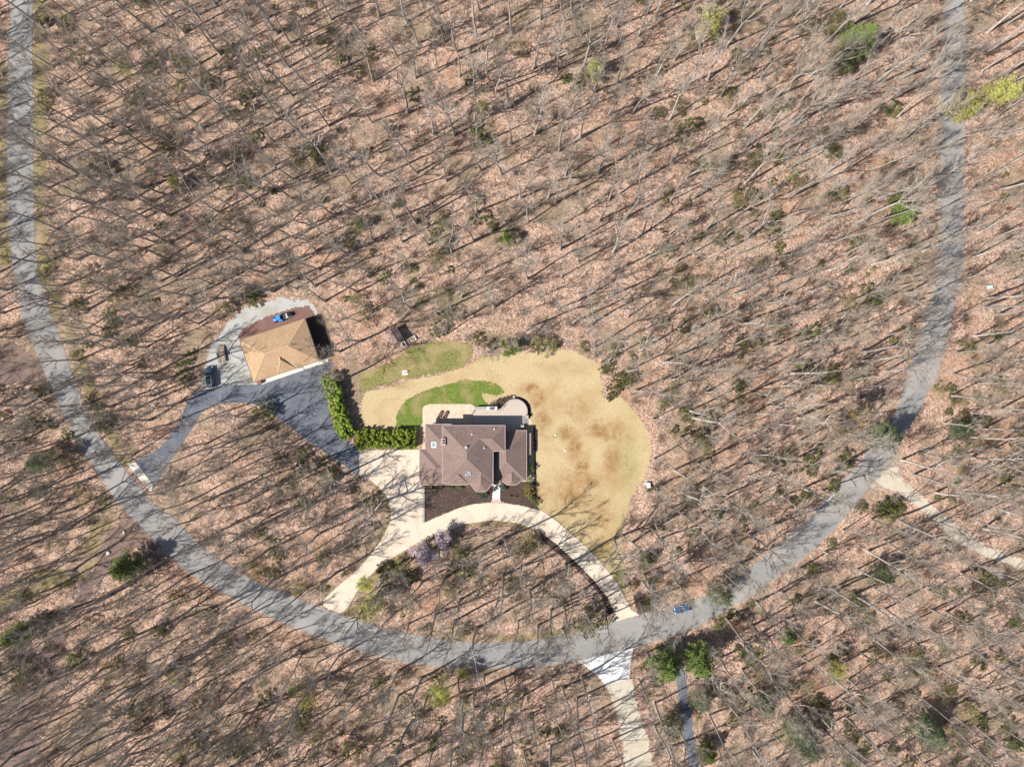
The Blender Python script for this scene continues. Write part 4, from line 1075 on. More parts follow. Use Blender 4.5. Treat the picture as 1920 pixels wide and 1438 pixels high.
# ------------------------------------------------------------------ where trees may stand
clear = [LAWN, [(680,745),(700,690),(740,672),(790,640),(885,640),(905,665),(880,700)],
         [(372,740),(384,690),(400,640),(424,605),(470,572),(532,552),(592,560),(628,640),(640,690),(690,690),(690,850),(600,850),(480,765),(380,765)],
         [(600,680),(700,690),(800,700),(1010,740),(1010,960),(790,985),(680,900),(670,840)], DRIVE,
         [(240,870),(290,847),(317,820),(337,787),(370,735),(480,720),(480,765),(420,760),(385,770),(337,840),(285,925)],
         [(1080,1238),(1190,1212),(1184,1275),(1205,1350),(1236,1460),(1175,1460),(1160,1345),(1130,1285)],
         [(1630,915),(1675,865),(1750,940),(1850,1020),(1960,1058),(1960,1078),(1840,1045),(1740,975)],
         [(200,1000),(245,950),(300,985),(300,1030),(240,1045),(180,1120),(150,1110)],
         [(-20,640),(60,655),(100,700),(60,715),(-20,725)], [(1268,1250),(1284,1256),(1302,1380),(1320,1500),(1295,1500),(1280,1380)]]
clear.append([(700,600),(800,595),(800,665),(715,672)])
clear_m = [P(c) for c in clear] + [road_poly]
def clearance(x, y):
    X = np.atleast_1d(np.array(x, float)); Y = np.atleast_1d(np.array(y, float))
    return np.minimum.reduce([seg_dist(X, Y, c) for c in clear_m])

HAND = [(817,1152),(837,1082),(907,1063),(978,1063),(933,1127),(1033,1143),(1022,1083),(1070,1117),(893,1177),(1057,1137),(993,1107),(853,1163),(740,1147),
 (870,1308),(890,1297),(1022,1307),(1055,1288),(1033,1267),(917,1372),(1083,1308),(998,1337),(947,1323),(772,1353),(790,1270),(1083,1353),(1118,1350),(1148,1385),(870,1337),
 (1115,651),(1200,656),(1191,733),(1224,786),(1226,860),(1230,913),(1207,1077),(1268,1090),(1222,990),(1237,1010),(1216,1087),(1392,1205),(1348,1233),
 (1627,1033),(1557,1103),(1530,1127),(1450,1270),(1590,1273),(1547,1260),(1303,1273),(1330,1340),(1383,1340),(1773,1147),(1747,1143),(1773,1330),(1757,1250),(1740,975),(1657,1013),(1607,1067),(1388,1056),(1320,1000),
 (1637,723),(1615,677),(1615,660),(1497,643),(1510,653),(1502,587),(1617,608),(1570,512),(1457,537),(1697,550),(1710,523),(1557,507),(1403,523),(1297,620),(1303,695),(1390,607),(1293,770),(1297,782),(1497,783),(1413,852),(1307,868),(1447,883),(1782,742),(1812,818),(1730,850),(1713,890),(1827,630),(1853,560),(1843,575),(1870,590),(1850,647),(1847,682),(1320,913),(1280,923),
 (1453,183),(1480,233),(1493,236),(1327,150),(1630,97),(1620,173),(1627,213),(1540,283),(1287,333),(1397,343),(1480,370),(1570,387),(1543,410),(1437,457),(1323,430),(1707,400),(1830,393),(1833,437),(1757,150),(1880,163),(1877,147),(1853,97),(1730,293),(1867,263),(1607,417),(1300,373),
 (713,330),(837,340),(890,177),(780,147),(853,253),(998,130),(1045,132),(1003,253),(1048,283),(1118,322),(1122,324),(1042,382),(975,372),(940,327),(902,320),(1190,343),(990,417),(887,452),(1203,440),(1050,467),(1180,297),(1013,37),(1073,25),(960,67),(833,80),(857,97),(1197,67),(1157,157),(1087,257),(1028,370),(957,203),(813,253),(763,213),(700,153),(697,370),(930,173),(697,230),(700,450),(1150,473),(1090,67),(847,473),
 (382,240),(412,157),(480,283),(423,313),(180,343),(238,90),(170,163),(240,240),(447,393),(410,398),(480,338),(547,373),(580,423),(547,283),(620,323),(400,333),(463,127),(277,207),(137,227),(383,350),(233,133),(100,127),(283,110),(633,177),(617,237),(447,227),(370,30),(167,40),(310,33),(520,63),(413,103),(230,347),(143,323),
 (638,659),(218,547),(163,583),(173,647),(210,653),(283,787),(433,560)]
YARD = [(706,946,0),(642,712,2),(545,905,0),(480,990,1),(410,880,2),(600,1000,2),(1205,1092,1),(1150,1010,0)]

pts = []          # (px, py, size class)
def far(px, py, dmin):
    x, y = at(px, py)
    return all((x-a)**2 + (y-b)**2 > dmin*dmin for a, b in occ)
occ = []
for px, py, v in YARD: occ.append(at(px, py))
for px, py in HAND: occ.append(at(px, py)); 
cand = []
rf = random.Random(21)
grid = {}
def gkey(x, y): return (int(x//3.6), int(y//3.6))
for a in occ: grid.setdefault(gkey(*a), []).append(a)
raw = np.array([(rf.uniform(-300, 2190), rf.uniform(-220, 1690)) for _ in range(14000)])
XX = (raw[:,0]-960)*PX; YY = (719-raw[:,1])*PX
cl = clearance(XX, YY)
DM = 4.25
for (px, py), x, y, c in zip(raw, XX, YY, cl):
    if c < 1.4: continue
    # thinner woods top centre, denser lower left
    dm = DM*(1.18 if (620 < px < 1300 and py < 560) else (0.92 if px < 620 else 1.02))
    k = gkey(x, y); ok = True
    for i in (-2,-1,0,1,2):
        for j in (-2,-1,0,1,2):
            for a in grid.get((k[0]+i, k[1]+j), ()):
                if (a[0]-x)**2 + (a[1]-y)**2 < dm*dm: ok = False; break
            if not ok: break
        if not ok: break
    if not ok: continue
    grid.setdefault(k, []).append((x, y)); cand.append((px, py))

# ------------------------------------------------------------------ words for each tree: nearest landmark and side
LMK = [(523,657,'the tan garage'),(885,840,'the brown house'),(739,630,'the garden shed'),(417,668,'the flatbed trailer'),(262,893,'the cream driveway apron'),(1279,1137,'the blue road car'),
 (1135,1245,'the white drive entry'),(1215,909,'the white utility box'),(1855,539,'the teal utility box'),(1850,195,"the right yellow-green trees"),(1590,100,"the upper right pine"),
 (1680,400,"the right roadside evergreen"),(950,450,"the lone dark evergreen"),(680,425,"the small upper evergreen"),(958,650,"the round green shrub"),
 (1270,1230,'the two bright green pines'),(1345,1105,"the overhanging pine"),(1640,815,"the grey-green roadside pine"),(1790,800,"the far-right evergreen"),(255,1050,"the dirt track evergreen"),
 (100,860,"the left dark evergreen"),(50,1180,"the left-edge evergreen"),(1640,1070,"the right-bend evergreen"),(1480,1350,"the lower right evergreen"),(1720,1360,"the right corner evergreen"),
 (695,1135,"the driveside yellow-green tree"),(830,1285,"the lower yellow-green tree"),(815,1015,'the pink blossoming tree'),(1483,700,'the bleached snag'),(40,250,"the left road's top"),
 (1785,30,'the top of the right road'),(300,40,'the upper left corner woods'),(900,30,'the middle of the top edge'),(1300,40,"the top edge's right half"),(330,330,"the woods left of garage"),
 (560,250,'the upper left woods'),(1200,300,"the woods right of centre"),(1450,420,'the woods left of the right road'),(1330,600,"the woods beside the lawn"),(400,1250,'the lower left woods'),
 (150,1380,'the lower left corner'),(650,1370,"the lower left bottom edge"),(1020,1390,"the bottom edge centre"),(1850,1150,"the right edge, gravel drive's lower side"),(1880,900,"the right edge, gravel drive's upper side"),
 (1560,1180,'the woods below the right bend'),(500,1060,"the wood inside left bend"),(930,1100,"the wooded drive island"),(900,560,"the woods above the house"),(1100,530,'the woods above the dry lawn')]
used = {}
def where(px, py):
    d, l = min(((px-a)**2+(py-b)**2, (a,b,n)) for a,b,n in LMK)
    a, b, n = l; dx, dy = px-a, py-b
    if n.startswith(('the woods','the wood ','the upper left corner','the upper left woods','the lower left','the wooded')):
        s = ('left side' if dx < 0 else 'right side') if abs(dx) > abs(dy) else ('upper side' if dy < 0 else 'lower side')
        return '%s in %s' % (s.split()[0], n)
    if abs(dx) > 2*abs(dy): s = 'left of' if dx < 0 else 'right of'
    elif abs(dy) > 2*abs(dx): s = 'above' if dy < 0 else 'below'
    else: s = ('up' if dy < 0 else 'down') + (' and left of' if dx < 0 else ' and right of')
    return s + ' ' + n
ORD = ['', 'second ', 'third ', 'fourth ', 'fifth ', 'sixth ', 'seventh ', 'eighth ']
LOOK = ['tall bare tree', 'very tall straight bare tree', 'bare tree', 'forked bare tree', 'slim straight bare tree', 'twin-stemmed bare tree', 'tall thick bare tree', 'three-stemmed bare tree', 'short slim bare tree', 'slender forked bare tree']
def dist_lm(px, py): return min((px-a)**2+(py-b)**2 for a,b,n in LMK)

# ------------------------------------------------------------------ yard and forest trees
items = []
for px, py, v in YARD: items.append((px, py, ('Y', v), 1.0))
rt = random.Random(31)
for px, py in HAND: items.append((px, py, ('B', rt.randrange(len(BT))), rt.uniform(.82, 1.06)))
inside = [c for c in cand if -5 < c[0] < 1925 and -5 < c[1] < 1443]
rt.shuffle(inside)
need = 296 - len(items)
for px, py in inside[:need]: items.append((px, py, ('B', rt.randrange(len(BT))), rt.uniform(.85, 1.08)))
rest = inside[need:] + [c for c in cand if not (-5 < c[0] < 1925 and -5 < c[1] < 1443)]
bysig = {}
for it in items:
    look = LOOK[it[2][1]] if it[2][0] == 'B' else 'broad spreading bare tree'
    bysig.setdefault((look, where(it[0], it[1])), []).append(it)
first = {}
for (look, w), lst in bysig.items():
    lst.sort(key=lambda t: dist_lm(t[0], t[1]))
    for i, it in enumerate(lst):
        px, py, (k, v), sc = it
        word = ', nearest' if len(lst) > 1 and i == 0 else (', %s nearest' % ORD[min(i,7)].strip() if i else '')
        lab = '%s %s%s' % (look, w, word)
        src = BT[v] if k == 'B' else YT[v]
        o = place('bare_tree' if k == 'B' else 'yard_tree', src[:2], px, py, sc, rt.uniform(0, 6.28), lab, 'tree', 'leafless trees', zs=rt.uniform(.95,1.08))
        if (k, v) not in first: first[(k, v)] = list(o.children)

# bleached snag
rr = random.Random(77); g = G(); g2 = G()
pth = grow(rr, Vector((0,0,-.1)), Vector((.02,0,1)), 15, 7, 0, .05); g.tube(pth, [.34*(1-.55*i/7) for i in range(8)], 8, True)
for k in range(9):
    p, d = along(pth, .35+.07*k); a = k*2.4; L = rr.uniform(1.2,4.2)
    lp = grow(rr, p, Vector((math.cos(a), math.sin(a), rr.uniform(.2,.8))).normalized(), L, 3, .02, .3); g2.tube(lp, [.1,.075,.05,.015], 5)
place('dead_tree', (mesh('snag_trunk', g, M['dead'], True), mesh('snag_limbs', g2, M['dead'], True)), 1483, 700, 1, 0, 'bleached dead snag with broken limbs in the woods left of the road', 'tree', None, ('trunk','broken_limb'))

# ------------------------------------------------------------------ the rest of the wood, brush: stuff
def scatter(name, groups, label, cat):
    """groups: list of (objects to instance, points [(x,y,z,scale,rot)])"""
    V = []; A = {'sc': [], 'rot': [], 'var': []}
    for gi_, (obs, ps) in enumerate(groups):
        for x, y, z, s, r_ in ps:
            V.append((x, y, z)); A['sc'].append(s); A['rot'].append(r_); A['var'].append(gi_)
    me = bpy.data.meshes.new(name); me.from_pydata(V, [], [])
    for k in ('sc','rot','var'):
        a = me.attributes.new(k, 'FLOAT', 'POINT'); a.data.foreach_set('value', np.array(A[k], np.float32))
    o = bpy.data.objects.new(name, me); COL.objects.link(o); tag(o, label, cat, kind='stuff')
    ng = bpy.data.node_groups.new(name + '_scatter', 'GeometryNodeTree')
    ng.interface.new_socket('Geometry', in_out='INPUT', socket_type='NodeSocketGeometry')
    ng.interface.new_socket('Geometry', in_out='OUTPUT', socket_type='NodeSocketGeometry')
    N, Lk = ng.nodes, ng.links
    gin, gout = N.new('NodeGroupInput'), N.new('NodeGroupOutput')
    def attr(nm):
        q = N.new('GeometryNodeInputNamedAttribute'); q.data_type = 'FLOAT'; q.inputs['Name'].default_value = nm; return q.outputs[0]
    join = N.new('GeometryNodeJoinGeometry')
    scl, rot, var = attr('sc'), attr('rot'), attr('var')
    cx = N.new('ShaderNodeCombineXYZ'); Lk.new(rot, cx.inputs[2])
    for gi_, (obs, ps) in enumerate(groups):
        cmp_ = N.new('FunctionNodeCompare'); cmp_.data_type = 'FLOAT'; cmp_.operation = 'EQUAL'
        Lk.new(var, cmp_.inputs[0]); cmp_.inputs[1].default_value = gi_
        for ob in obs:
            oi = N.new('GeometryNodeObjectInfo'); oi.inputs['Object'].default_value = ob; oi.transform_space = 'ORIGINAL'
            ip = N.new('GeometryNodeInstanceOnPoints')
            Lk.new(gin.outputs[0], ip.inputs['Points']); Lk.new(cmp_.outputs[0], ip.inputs['Selection'])
            Lk.new(oi.outputs['Geometry'], ip.inputs['Instance']); Lk.new(cx.outputs[0], ip.inputs['Rotation']); Lk.new(scl, ip.inputs['Scale'])
            Lk.new(ip.outputs[0], join.inputs[0])
    Lk.new(join.outputs[0], gout.inputs[0])
    md = o.modifiers.new('scatter', 'NODES'); md.node_group = ng
    return o

print('counts', len(items), len(rest), len(cand))
gs = {k: [] for k in first if k[0] == 'B'}
keys = list(gs)
for px, py in rest:
    x, y = at(px, py)
    gs[rt.choice(keys)].append((x, y, 0, rt.uniform(.62, .98), rt.uniform(0, 6.28)))
scatter('woodland', [(first[k], gs[k]) for k in keys], 'rest of the leafless woods all round the house', 'woods')

# saplings: a few individuals stand as patterns for the thicket
sap_first = []
SAPL = [(600,1060,'slim leafless sapling inside the left road bend'),(1010,1110,'slim leafless sapling in the drive island'),(1250,700,'slim leafless sapling right of the dry lawn'),(760,560,'slim leafless sapling above the garden shed')]
for i,(px,py,lab) in enumerate(SAPL):
    o = place('sapling', ST[i][:2], px, py, 1, i, lab, 'sapling', 'leafless saplings'); sap_first.append(list(o.children))
def wood_points(n, seed, cmin, xr=(-120, 2040), yr=(-120, 1560), patch=None):
    r2 = np.random.RandomState(seed)
    px = r2.uniform(*xr, n); py = r2.uniform(*yr, n)
    X = (px-960)*PX; Y = (719-py)*PX
    k = clearance(X, Y) > cmin
    if patch is not None: k &= (vnoise(X*patch[0]+seed, Y*patch[0]) + .5*vnoise(X*patch[0]*2.7, Y*patch[0]*2.7+seed))/1.5 > patch[1]
    return list(zip(X[k], Y[k]))
sp = wood_points(1500, 4, 1.0, patch=(.05,.33)); groups = [(c, []) for c in sap_first]
for i,(x,y) in enumerate(sp): groups[i % 4][1].append((x, y, 0, rt.uniform(.5,1.05), rt.uniform(0,6.28)))
scatter('thicket', groups, 'thin leafless saplings filling the woods', 'thicket')
bb = []
for i,(px,py,lab) in enumerate([(965,1265,'dark twiggy bush on the lower road edge'),(935,758,'twiggy bush by the terrace mulch ring'),(820,1145,'reddish twiggy bush in the drive island'),(985,460,'dark twiggy bush beside the lone evergreen above the lawn')]):
    o = empty('twiggy_bush', (*at(px,py),0), lab, 'bush', i*1.3, 'leafless bushes'); o.scale = (1.3,1.3,1.1); bb.append(mobj('stems', BR[i], parent=o))
bp = wood_points(3600, 9, .5, patch=(.08,.38)); groups = [([b], []) for b in bb]
for i,(x,y) in enumerate(bp): groups[i % 4][1].append((x, y, 0, rt.uniform(.5,1.25), rt.uniform(0,6.28)))
scatter('underbrush', groups, 'leafless twiggy underbrush scattered through the woods', 'brush')

# ------------------------------------------------------------------ understory shrubs
LA = []
for i,(r_,h,n,l) in enumerate([(1.9,1.9,20,44),(1.5,1.6,15,44),(2.4,2.4,26,44),(1.7,2.4,18,44)]):
    T, F = shrub(500+i, r_, h, n, l, .30, 5, .2, 1.0, .85); LA.append((mesh('laurel_stem_%d'%i, T, M['brush']), mesh('laurel_leaf_%d'%i, F, M['laurel'])))
OL = []
for i,(r_,h,n,l) in enumerate([(2.3,3.2,24,34),(3.0,4.0,32,34),(1.9,2.4,20,32)]):
    T, F = shrub(520+i, r_, h, n, l, .27, 6, .25, 1.0, 1.0); OL.append((mesh('olive_stem_%d'%i, T, M['brush']), mesh('olive_leaf_%d'%i, F, M['olive'])))
SHR = [(1136,690,'L'),(1160,712,'L'),(1150,730,'L'),(1178,708,'L'),(1145,745,'L'),(470,550,'L'),(478,565,'L'),(345,690,'L'),(350,715,'L'),(425,585,'O'),(905,272,'L'),(893,245,'L'),(730,240,'L'),(772,182,'L'),(1062,152,'L'),(1080,165,'L'),(1095,158,'O'),(972,98,'O'),(885,150,'L'),(820,60,'O'),(600,85,'O'),(470,190,'L'),(455,185,'L'),(160,120,'O'),(345,165,'O'),(180,318,'O'),(205,325,'O'),(345,350,'O'),(440,350,'O'),(1020,648,'O'),(1035,645,'L'),(1005,652,'L'),(850,590,'O'),(690,600,'O'),(820,620,'L'),(560,880,'L'),(620,875,'L'),(590,890,'O'),(500,770,'L'),(565,860,'L'),
 (1505,690,'L'),(1530,700,'L'),(1560,700,'O'),(1545,720,'O'),(1600,700,'O'),(1500,640,'O'),(1520,620,'L'),(1450,610,'O'),(1430,640,'L'),(1400,640,'O'),(1530,840,'L'),(1520,860,'L'),(1580,860,'L'),(1440,860,'O'),(1460,920,'L'),(1310,820,'L'),(1320,850,'O'),(1470,200,'L'),(1450,210,'L'),(1670,210,'L'),(1560,60,'O'),(1510,50,'O'),(1420,100,'O'),(1340,60,'O'),(1380,105,'L'),(1540,270,'O'),(1560,290,'L'),(1660,310,'O'),(1490,340,'O'),(1560,370,'O'),(1450,430,'L'),(1600,460,'L'),(1380,380,'O'),(1650,950,'L'),(1670,945,'L'),(1685,955,'L'),(1660,960,'L'),(1810,790,'O'),(1820,830,'O'),(1420,1200,'O'),(1400,1230,'L'),(1340,1160,'O'),(1520,1200,'L'),(1560,1230,'L'),(1640,1210,'O'),(1700,1230,'O'),(1720,1250,'L'),(1760,1210,'O'),(1830,1240,'L'),(1590,1150,'O'),(1620,1160,'O'),(1760,1110,'L'),(1840,1090,'O'),(1440,1290,'O'),(1760,1290,'O'),(1810,1330,'O'),(1430,1320,'L'),(1410,1300,'L'),(1340,1290,'L'),(1600,1120,'L'),(1480,1180,'O'),
 (870,1180,'L'),(905,1085,'O'),(870,1070,'L'),(960,1090,'O'),(760,1050,'O'),(720,1065,'L'),(740,1072,'O'),(1000,1010,'O'),(985,1020,'O'),(850,1100,'O'),(700,1380,'O'),(740,1400,'L'),(660,1400,'O'),(600,1380,'O'),(560,1350,'O'),(500,1300,'L'),(400,1290,'O'),(300,1180,'O'),(330,1260,'O'),(250,1330,'L'),(430,1200,'O'),(480,1190,'O'),(380,1330,'O'),(560,1290,'O'),(230,1250,'O'),(340,1390,'O'),(450,1400,'L'),(150,1230,'L'),(60,1260,'O'),(40,1290,'O'),(960,1310,'O'),(980,1420,'O'),(930,1430,'O'),(520,1420,'O')]
for i,(px,py,k) in enumerate(SHR):
    src = LA[rt.randrange(4)] if k == 'L' else OL[rt.randrange(3)]
    sc = rt.uniform(.7,1.25)
    nm = 'dark green laurel shrub' if k == 'L' else 'hazy olive-green shrub'
    w = where(px, py); key = (nm, w); used[key] = used.get(key, 0) + 1; c = used[key]
    lab = nm + ' ' + w + ('' if c == 1 else ', %s one' % ORD[c-1].strip())
    place('laurel_shrub' if k == 'L' else 'olive_shrub', src, px, py, sc, rt.uniform(0,6.28), lab, 'shrub', 'shrubs under the trees', ('stems','foliage'), rt.uniform(.8,1.15))

und = wood_points(2000, 14, 1.0, patch=(.045,.47))
pat = [o for o in COL.objects if o.name.split('.')[0] in ('olive_shrub','laurel_shrub')]
seen = {}
for o in pat: seen.setdefault(o.children[0].data.name, list(o.children))
pk = list(seen.values()); groups = [(c, []) for c in pk]
for i,(x,y) in enumerate(und):
    groups[rt.randrange(len(groups))][1].append((x, y, 0, rt.uniform(.35,.85), rt.uniform(0,6.28)))
scatter('undergrowth', groups, 'low olive-green undergrowth scattered through the woods', 'undergrowth')

# ------------------------------------------------------------------ evergreens
PN = []
for i,(H,r_,w,p,dn,ls,mt) in enumerate([(9,3.3,10,9,34,.42,'pine'),(11,3.6,11,9,32,.42,'pine'),(6,2.2,8,8,30,.36,'pine'),(10,3.8,10,8,24,.38,'hemlock')]):
    T, F = pine(600+i, H, r_, w, p, dn, ls); PN.append((mesh('pine_trunk_%d'%i, T, M['bark']), mesh('pine_needles_%d'%i, F, M[mt])))
EV = [(1590,100,1,1.15,'tall bright green pine in the upper right woods, the upper of two'),(1563,128,0,1.0,'green pine touching the tall pine in the upper right woods'),(1677,408,0,.9,'green evergreen left of the right-hand road'),(1672,378,2,.9,'small pine just above the evergreen left of the right road'),
 (680,424,2,.85,'small green evergreen in the woods above the garage'),(1240,1232,0,1.25,'bright green pine below the road, left of the pair'),(1300,1222,1,1.15,'bright green pine below the road, right of the pair'),
 (1340,1103,3,1.0,'grey-green pine overhanging the road right of the blue car'),(1640,815,3,1.1,'grey-green pine beside the road at the right bend'),(1785,806,3,.75,'grey-green evergreen across the road at the right bend'),(258,1052,0,1.2,'dark green pine between red dirt track and road'),
 (105,862,3,1.0,'dark evergreen in the woods left of the road'),(55,1178,0,1.0,'green pine at the left edge below the pale track'),(15,1250,3,.8,'hazy evergreen at the left photo edge'),(1640,1070,3,.85,'green evergreen in the woods below the right road bend'),
 (1480,1350,3,1.1,'tall hazy evergreen in the lower right woods'),(1502,1385,3,.95,'evergreen just below the tall hazy one in the lower right woods'),(1715,1350,3,1.2,'broad green evergreen in the lower right corner woods'),(1735,1362,0,.8,'pine pressed against the broad evergreen in the lower right corner'),(1255,1345,3,.9,'green evergreen left of the narrow asphalt path'),
 (1318,1398,0,.8,'yellowish pine right of the narrow asphalt path'),(1310,1300,3,.8,'hazy evergreen right of the path top'),(1205,1048,2,.9,'small green pine at the lower right of the dry lawn'),(262,4,2,1.0,'green evergreen at the top edge in the left woods'),(1590,1425,2,.9,'bright green low pine at the bottom edge'),
 (1430,1315,0,.7,'small dark pine left of the tall hazy evergreen'),(1470,1190,2,.8,'small green pine below the road right of the pine pair')]
for px, py, k, sc, lab in EV:
    place('evergreen_tree', PN[k], px, py, sc, rt.uniform(0,6.28), lab, 'evergreen', 'evergreens in the woods', ('trunk','crown'))
T, F = shrub(640, 1.9, 3.2, 40, 60, .24, 6, .2, 1.0, .9); BS = (mesh('bright_stem', T, M['brush']), mesh('bright_leaf', F, M['bright']))
place('evergreen_shrub', BS, 952, 452, 1.0, 0, 'lone rounded dark green evergreen in the woods above the lawn', 'evergreen', None, ('stems','foliage'), 1.5)
place('evergreen_shrub', BS, 959, 651, 1.25, 1, 'round bright green shrub at the top of the dry lawn', 'shrub', None, ('stems','foliage'), 1.0)
place('evergreen_shrub', LA[2], 1100, 1160, 1.5, 2, 'big dark shrub at the end of the curved drive', 'shrub', None, ('stems','foliage'), 1.6)

# hedges of clipped evergreens by the drive
def hedge(name, line, width, h, label, seed):
    rr = random.Random(seed); F = G(); T = G()
    c0 = at(*line[len(line)//2]); o = empty(name, (*c0, 0), label, 'hedge')
    L = [Vector((*at(*p), 0)) - Vector((*c0, 0)) for p in line]
    tot = sum((b-a).length for a, b in zip(L, L[1:]))
    n = int(tot/.8)
    for k in range(n+1):
        t = k/n*tot
        for a, b in zip(L, L[1:]):
            if t <= (b-a).length+1e-6: break
            t -= (b-a).length
        p = a.lerp(b, min(1, t/(b-a).length)); nrm = Vector((-(b-a).y, (b-a).x, 0)).normalized()
        end = min(k, n-k)
        T.tube([p+Vector((0,0,-.1)), p+Vector((rr.uniform(-.2,.2),rr.uniform(-.2,.2),h*.85))], [.06,.02], 5)
        for j in range(20):
            q = rr.uniform(-1,1); hz = h*rr.uniform(.3,1.0)*(1-.28*abs(q)**2.5)*(.82 if end == 0 else 1)
            c = p + nrm*q*width*.44 + Vector((rr.uniform(-.4,.4), rr.uniform(-.4,.4), hz))
            cr = rr.uniform(.28,.55)
            F.blob(c, (cr*.8,cr*.8,cr*.8), rr.random(), 7, 5, .15)
            for m_ in range(26): leaf(F, c + rvec(rr)*cr*rr.uniform(.75,1.1), rr.uniform(.18,.34), rr, .6)
    mobj('stems', T.d, M['brush'], o); mobj('foliage', F.d, M['hedge'], o)
hedge('clipped_hedge', [(672,823),(700,822),(730,821),(760,821),(778,821)], 4.6, 2.7, 'bright green hedge running along the top of the driveway court', 5)
hedge('clipped_hedge', [(620,704),(630,735),(638,765),(646,795),(656,816)], 3.6, 3.4, 'tall green hedge along the asphalt drive, partly under a bare tree', 6)

# budding trees
def budding(seed, H, base, spread, limbs, leafm, ls, nm):
    T, C, tips = bare_tree(seed, H, base, spread, limbs, H*.011, 6, 0, .08, (20,60), 5)
    rr = random.Random(seed); F = G()
    for t in tips:
        for k in range(5): leaf(F, t + rvec(rr)*.55, ls*rr.uniform(.8,1.7), rr, .4, .8)
    return mesh(nm+'_trunk', T, M['bark'], True), mesh(nm+'_branches', C, M['twig']), mesh(nm+'_leaves', F, leafm)
BD = [budding(701,8,.2,3.2,13,M['bud'],.22,'bud_a'), budding(702,10,.25,3.8,14,M['bud'],.20,'bud_b')]
for px, py, k, sc, lab in [(704,1116,0,1.15,'yellow-green budding tree between the curved drive and the road'),(690,1082,1,.65,'smaller yellow-green budding tree by the drive edge'),(832,1276,1,.95,'yellow-green budding tree below the road at centre'),(870,1252,0,.55,'pale budding tree leaning over the lower road edge'),
    (1762,232,1,1.15,'yellow-green budding tree over the right road, left of the pair'),(1815,198,0,.9,'pale budding tree between the two yellow-green trees right'),(1836,200,1,1.1,'yellow-green budding tree right of the road, rightmost of them'),(1320,65,1,.95,'pale budding tree near the top edge right of centre'),(340,348,0,.6,'pale green budding tree in the upper left woods'),(590,1290,1,.75,'pale green budding tree in the woods below the left bend'),(1545,1235,1,.8,'hazy pale budding tree in the lower right woods'),(1110,150,0,.8,'pale budding tree in the woods at top centre'),(905,215,0,.6,'faint budding tree left of top centre'),(250,140,1,.5,'faint budding tree near the upper left corner')]:
    place('budding_tree', BD[k], px, py, sc, rt.uniform(0,6.28), lab, 'tree', 'yellow-green budding trees', ('trunk','branches','crown'))
MG = budding(711,5.5,.12,3.4,14,M['pink'],.24,'magnolia')
place('blossom_tree', MG, 800, 1028, 1.0, .4, 'pink blossoming tree beside the curved drive, nearer the road', 'tree', 'pink blossoming trees', ('trunk','branches','blossom'))
place('blossom_tree', MG, 830, 1006, .8, 2.4, 'pink blossoming tree beside the curved drive, nearer the house', 'tree', 'pink blossoming trees', ('trunk','branches','blossom'))
BE = budding(721,8,.25,3.2,12,M['brownleaf'],.2,'beech')
for px, py, sc, lab in [(1590,770,1.1,'tree holding tan dead leaves left of the grey-green road pine'),(1560,800,.9,'tan-leaved tree in the woods, lower left of its twin'),(1375,1165,.6,'tan-leaved sapling on the lower road edge right of the pines')]:
    place('beech_tree', BE, px, py, sc, rt.uniform(0,6.28), lab, 'tree', 'trees holding dead leaves', ('trunk','branches','crown'))

# planting round the house
def bush(px, py, rad, h, mat, label, seed, n=14, l=45, ls=.16, z=0.05):
    T, F = shrub(seed, rad, h, n, l, ls, 4, .2, .85, 1.0)
    o = empty('garden_shrub', (*at(px,py), z), label, 'shrub', 0, 'shrubs planted round the house')
    mobj('stems', T.d, M['brush'], o); mobj('foliage', F.d, M[mat], o)
for i,(u,lab) in enumerate(((298,'small round green shrub by the front wall, leftmost of four'),(432,'small round green shrub by the front wall, second of four'),(552,'small round green shrub by the front wall, third of four'),(695,'small round green shrub by the front wall, rightmost of four'))):
    bush(*hp(u,1272+i*3), .55, .9, 'bright', lab, 800+i, 10, 40, .14)
bush(*hp(975,1372), 1.5, .9, 'bluegreen', 'spreading grey-green shrub below the front bay', 810, 18, 40, .2)
bush(*hp(1112,1318), .75, 1.2, 'redleaf', 'dark red shrub left of the white walkway', 811)
bush(*hp(1163,1285), .7, 1.3, 'bluegreen', 'blue-green shrub overhanging the left of the white walkway', 812)
bush(*hp(1268,1292), .85, 1.4, 'bluegreen', 'rounded blue-green shrub right of the white walkway', 813, 16, 50)
bush(*hp(1380,1398), .42, .7, 'pine', 'tiny dark green cone shrub in the mulch, the left one', 814, 8, 40, .12)
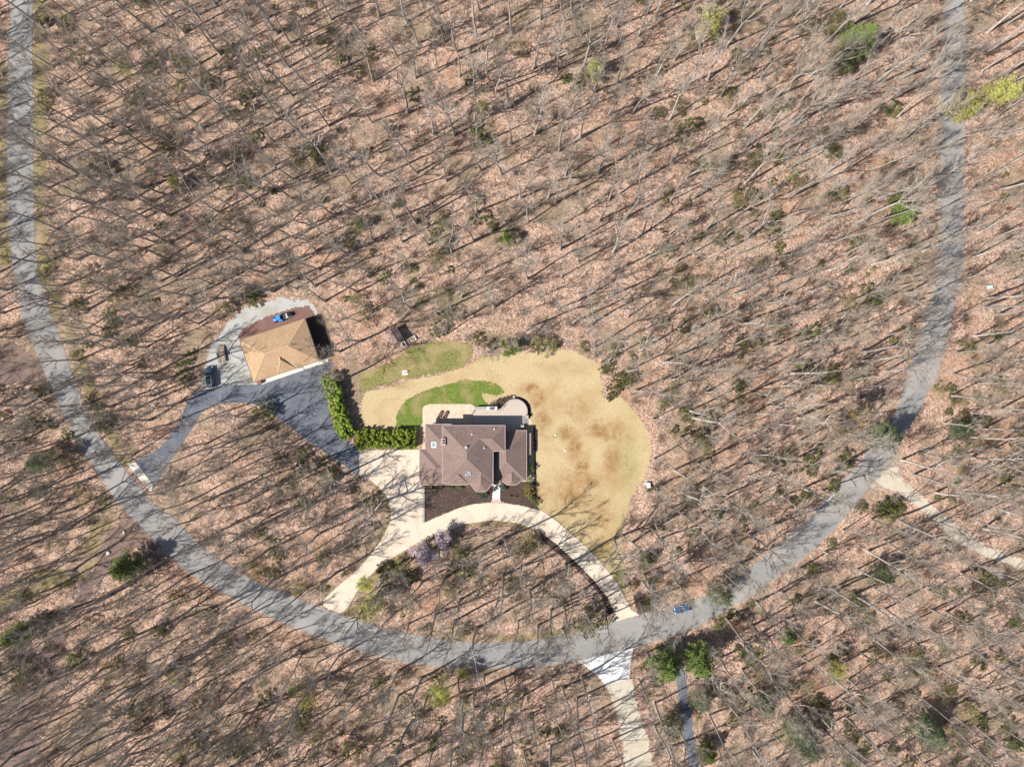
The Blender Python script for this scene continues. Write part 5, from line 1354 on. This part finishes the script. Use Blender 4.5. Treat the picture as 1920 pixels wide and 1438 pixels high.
bush(*hp(1446,1402), .5, .75, 'pine', 'tiny dark green cone shrub in the mulch, the right one', 815, 8, 40, .12)
bush(*hp(1628,1312), 1.45, 2.4, 'gold', 'golden variegated shrub at the house corner', 816, 26, 50, .22)
bush(*hp(1640,1172), .8, 1.4, 'bluegreen', 'blue-green shrub above the golden shrub', 817)
bush(*hp(1650,1395), .75, 1.2, 'pine', 'dark green shrub just below the golden shrub', 818)
bush(*hp(1692,1432), .9, 1.5, 'pine', 'dark green rounded shrub second below the golden shrub', 819)
bush(*hp(1730,1490), .95, 1.5, 'pine', 'dark green rounded shrub at the tip of the mulch bed', 820)
bush(*hp(1676,1012), .7, 1.9, 'bright', 'narrow bright green shrub right of the east wall', 821)
bush(*hp(1115,155), 1.1, 1.1, 'olive', 'grey-brown shrub behind the grill island', 822, 14, 34, .14)
bush(*hp(1180,190), .6, .9, 'bright', 'low green shrub behind the grill island', 823)
bush(1147, 1158, .9, 1.3, 'bluegreen', 'blue-green shrub where the curved drive meets the road', 824, 14, 40, .2, 0)

# fallen petals and logs
rr = random.Random(91); g = G()
for k in range(150):
    px = rr.uniform(800, 920); py = rr.uniform(912, 975)
    if py > 978-(px-797)*.36+2 or py > 950 and px > 870: continue
    x, y = at(px, py); s = rr.uniform(.04,.09)
    leaf(g, Vector((x, y, .085)), s*1.6, rr, 3.0, .7)
tag(mobj('fallen_petals', g.d, M['white']), 'white petals fallen on the dark mulch bed', 'petals', kind='stuff')
for i,(px,py,L,r_,a,lab) in enumerate([(1216,1226,2.2,.16,.7,'short pale log beside the white drive entry')]):
    rr = random.Random(50+i); pth = grow(rr, Vector((-L/2,0,r_*.8)), Vector((1,0,0)), L, 5, 0, .06)
    pth = [Vector((p.x,p.y,r_*.8)) for p in pth]
    gg = G().tube(pth, [r_*(1-.5*k/5) for k in range(6)], 8, True)
    o = mobj('fallen_log', gg.d, M['dead'], smooth=True); o.location = (*at(px,py),0); o.rotation_euler = (0,0,a); tag(o, lab, 'log')
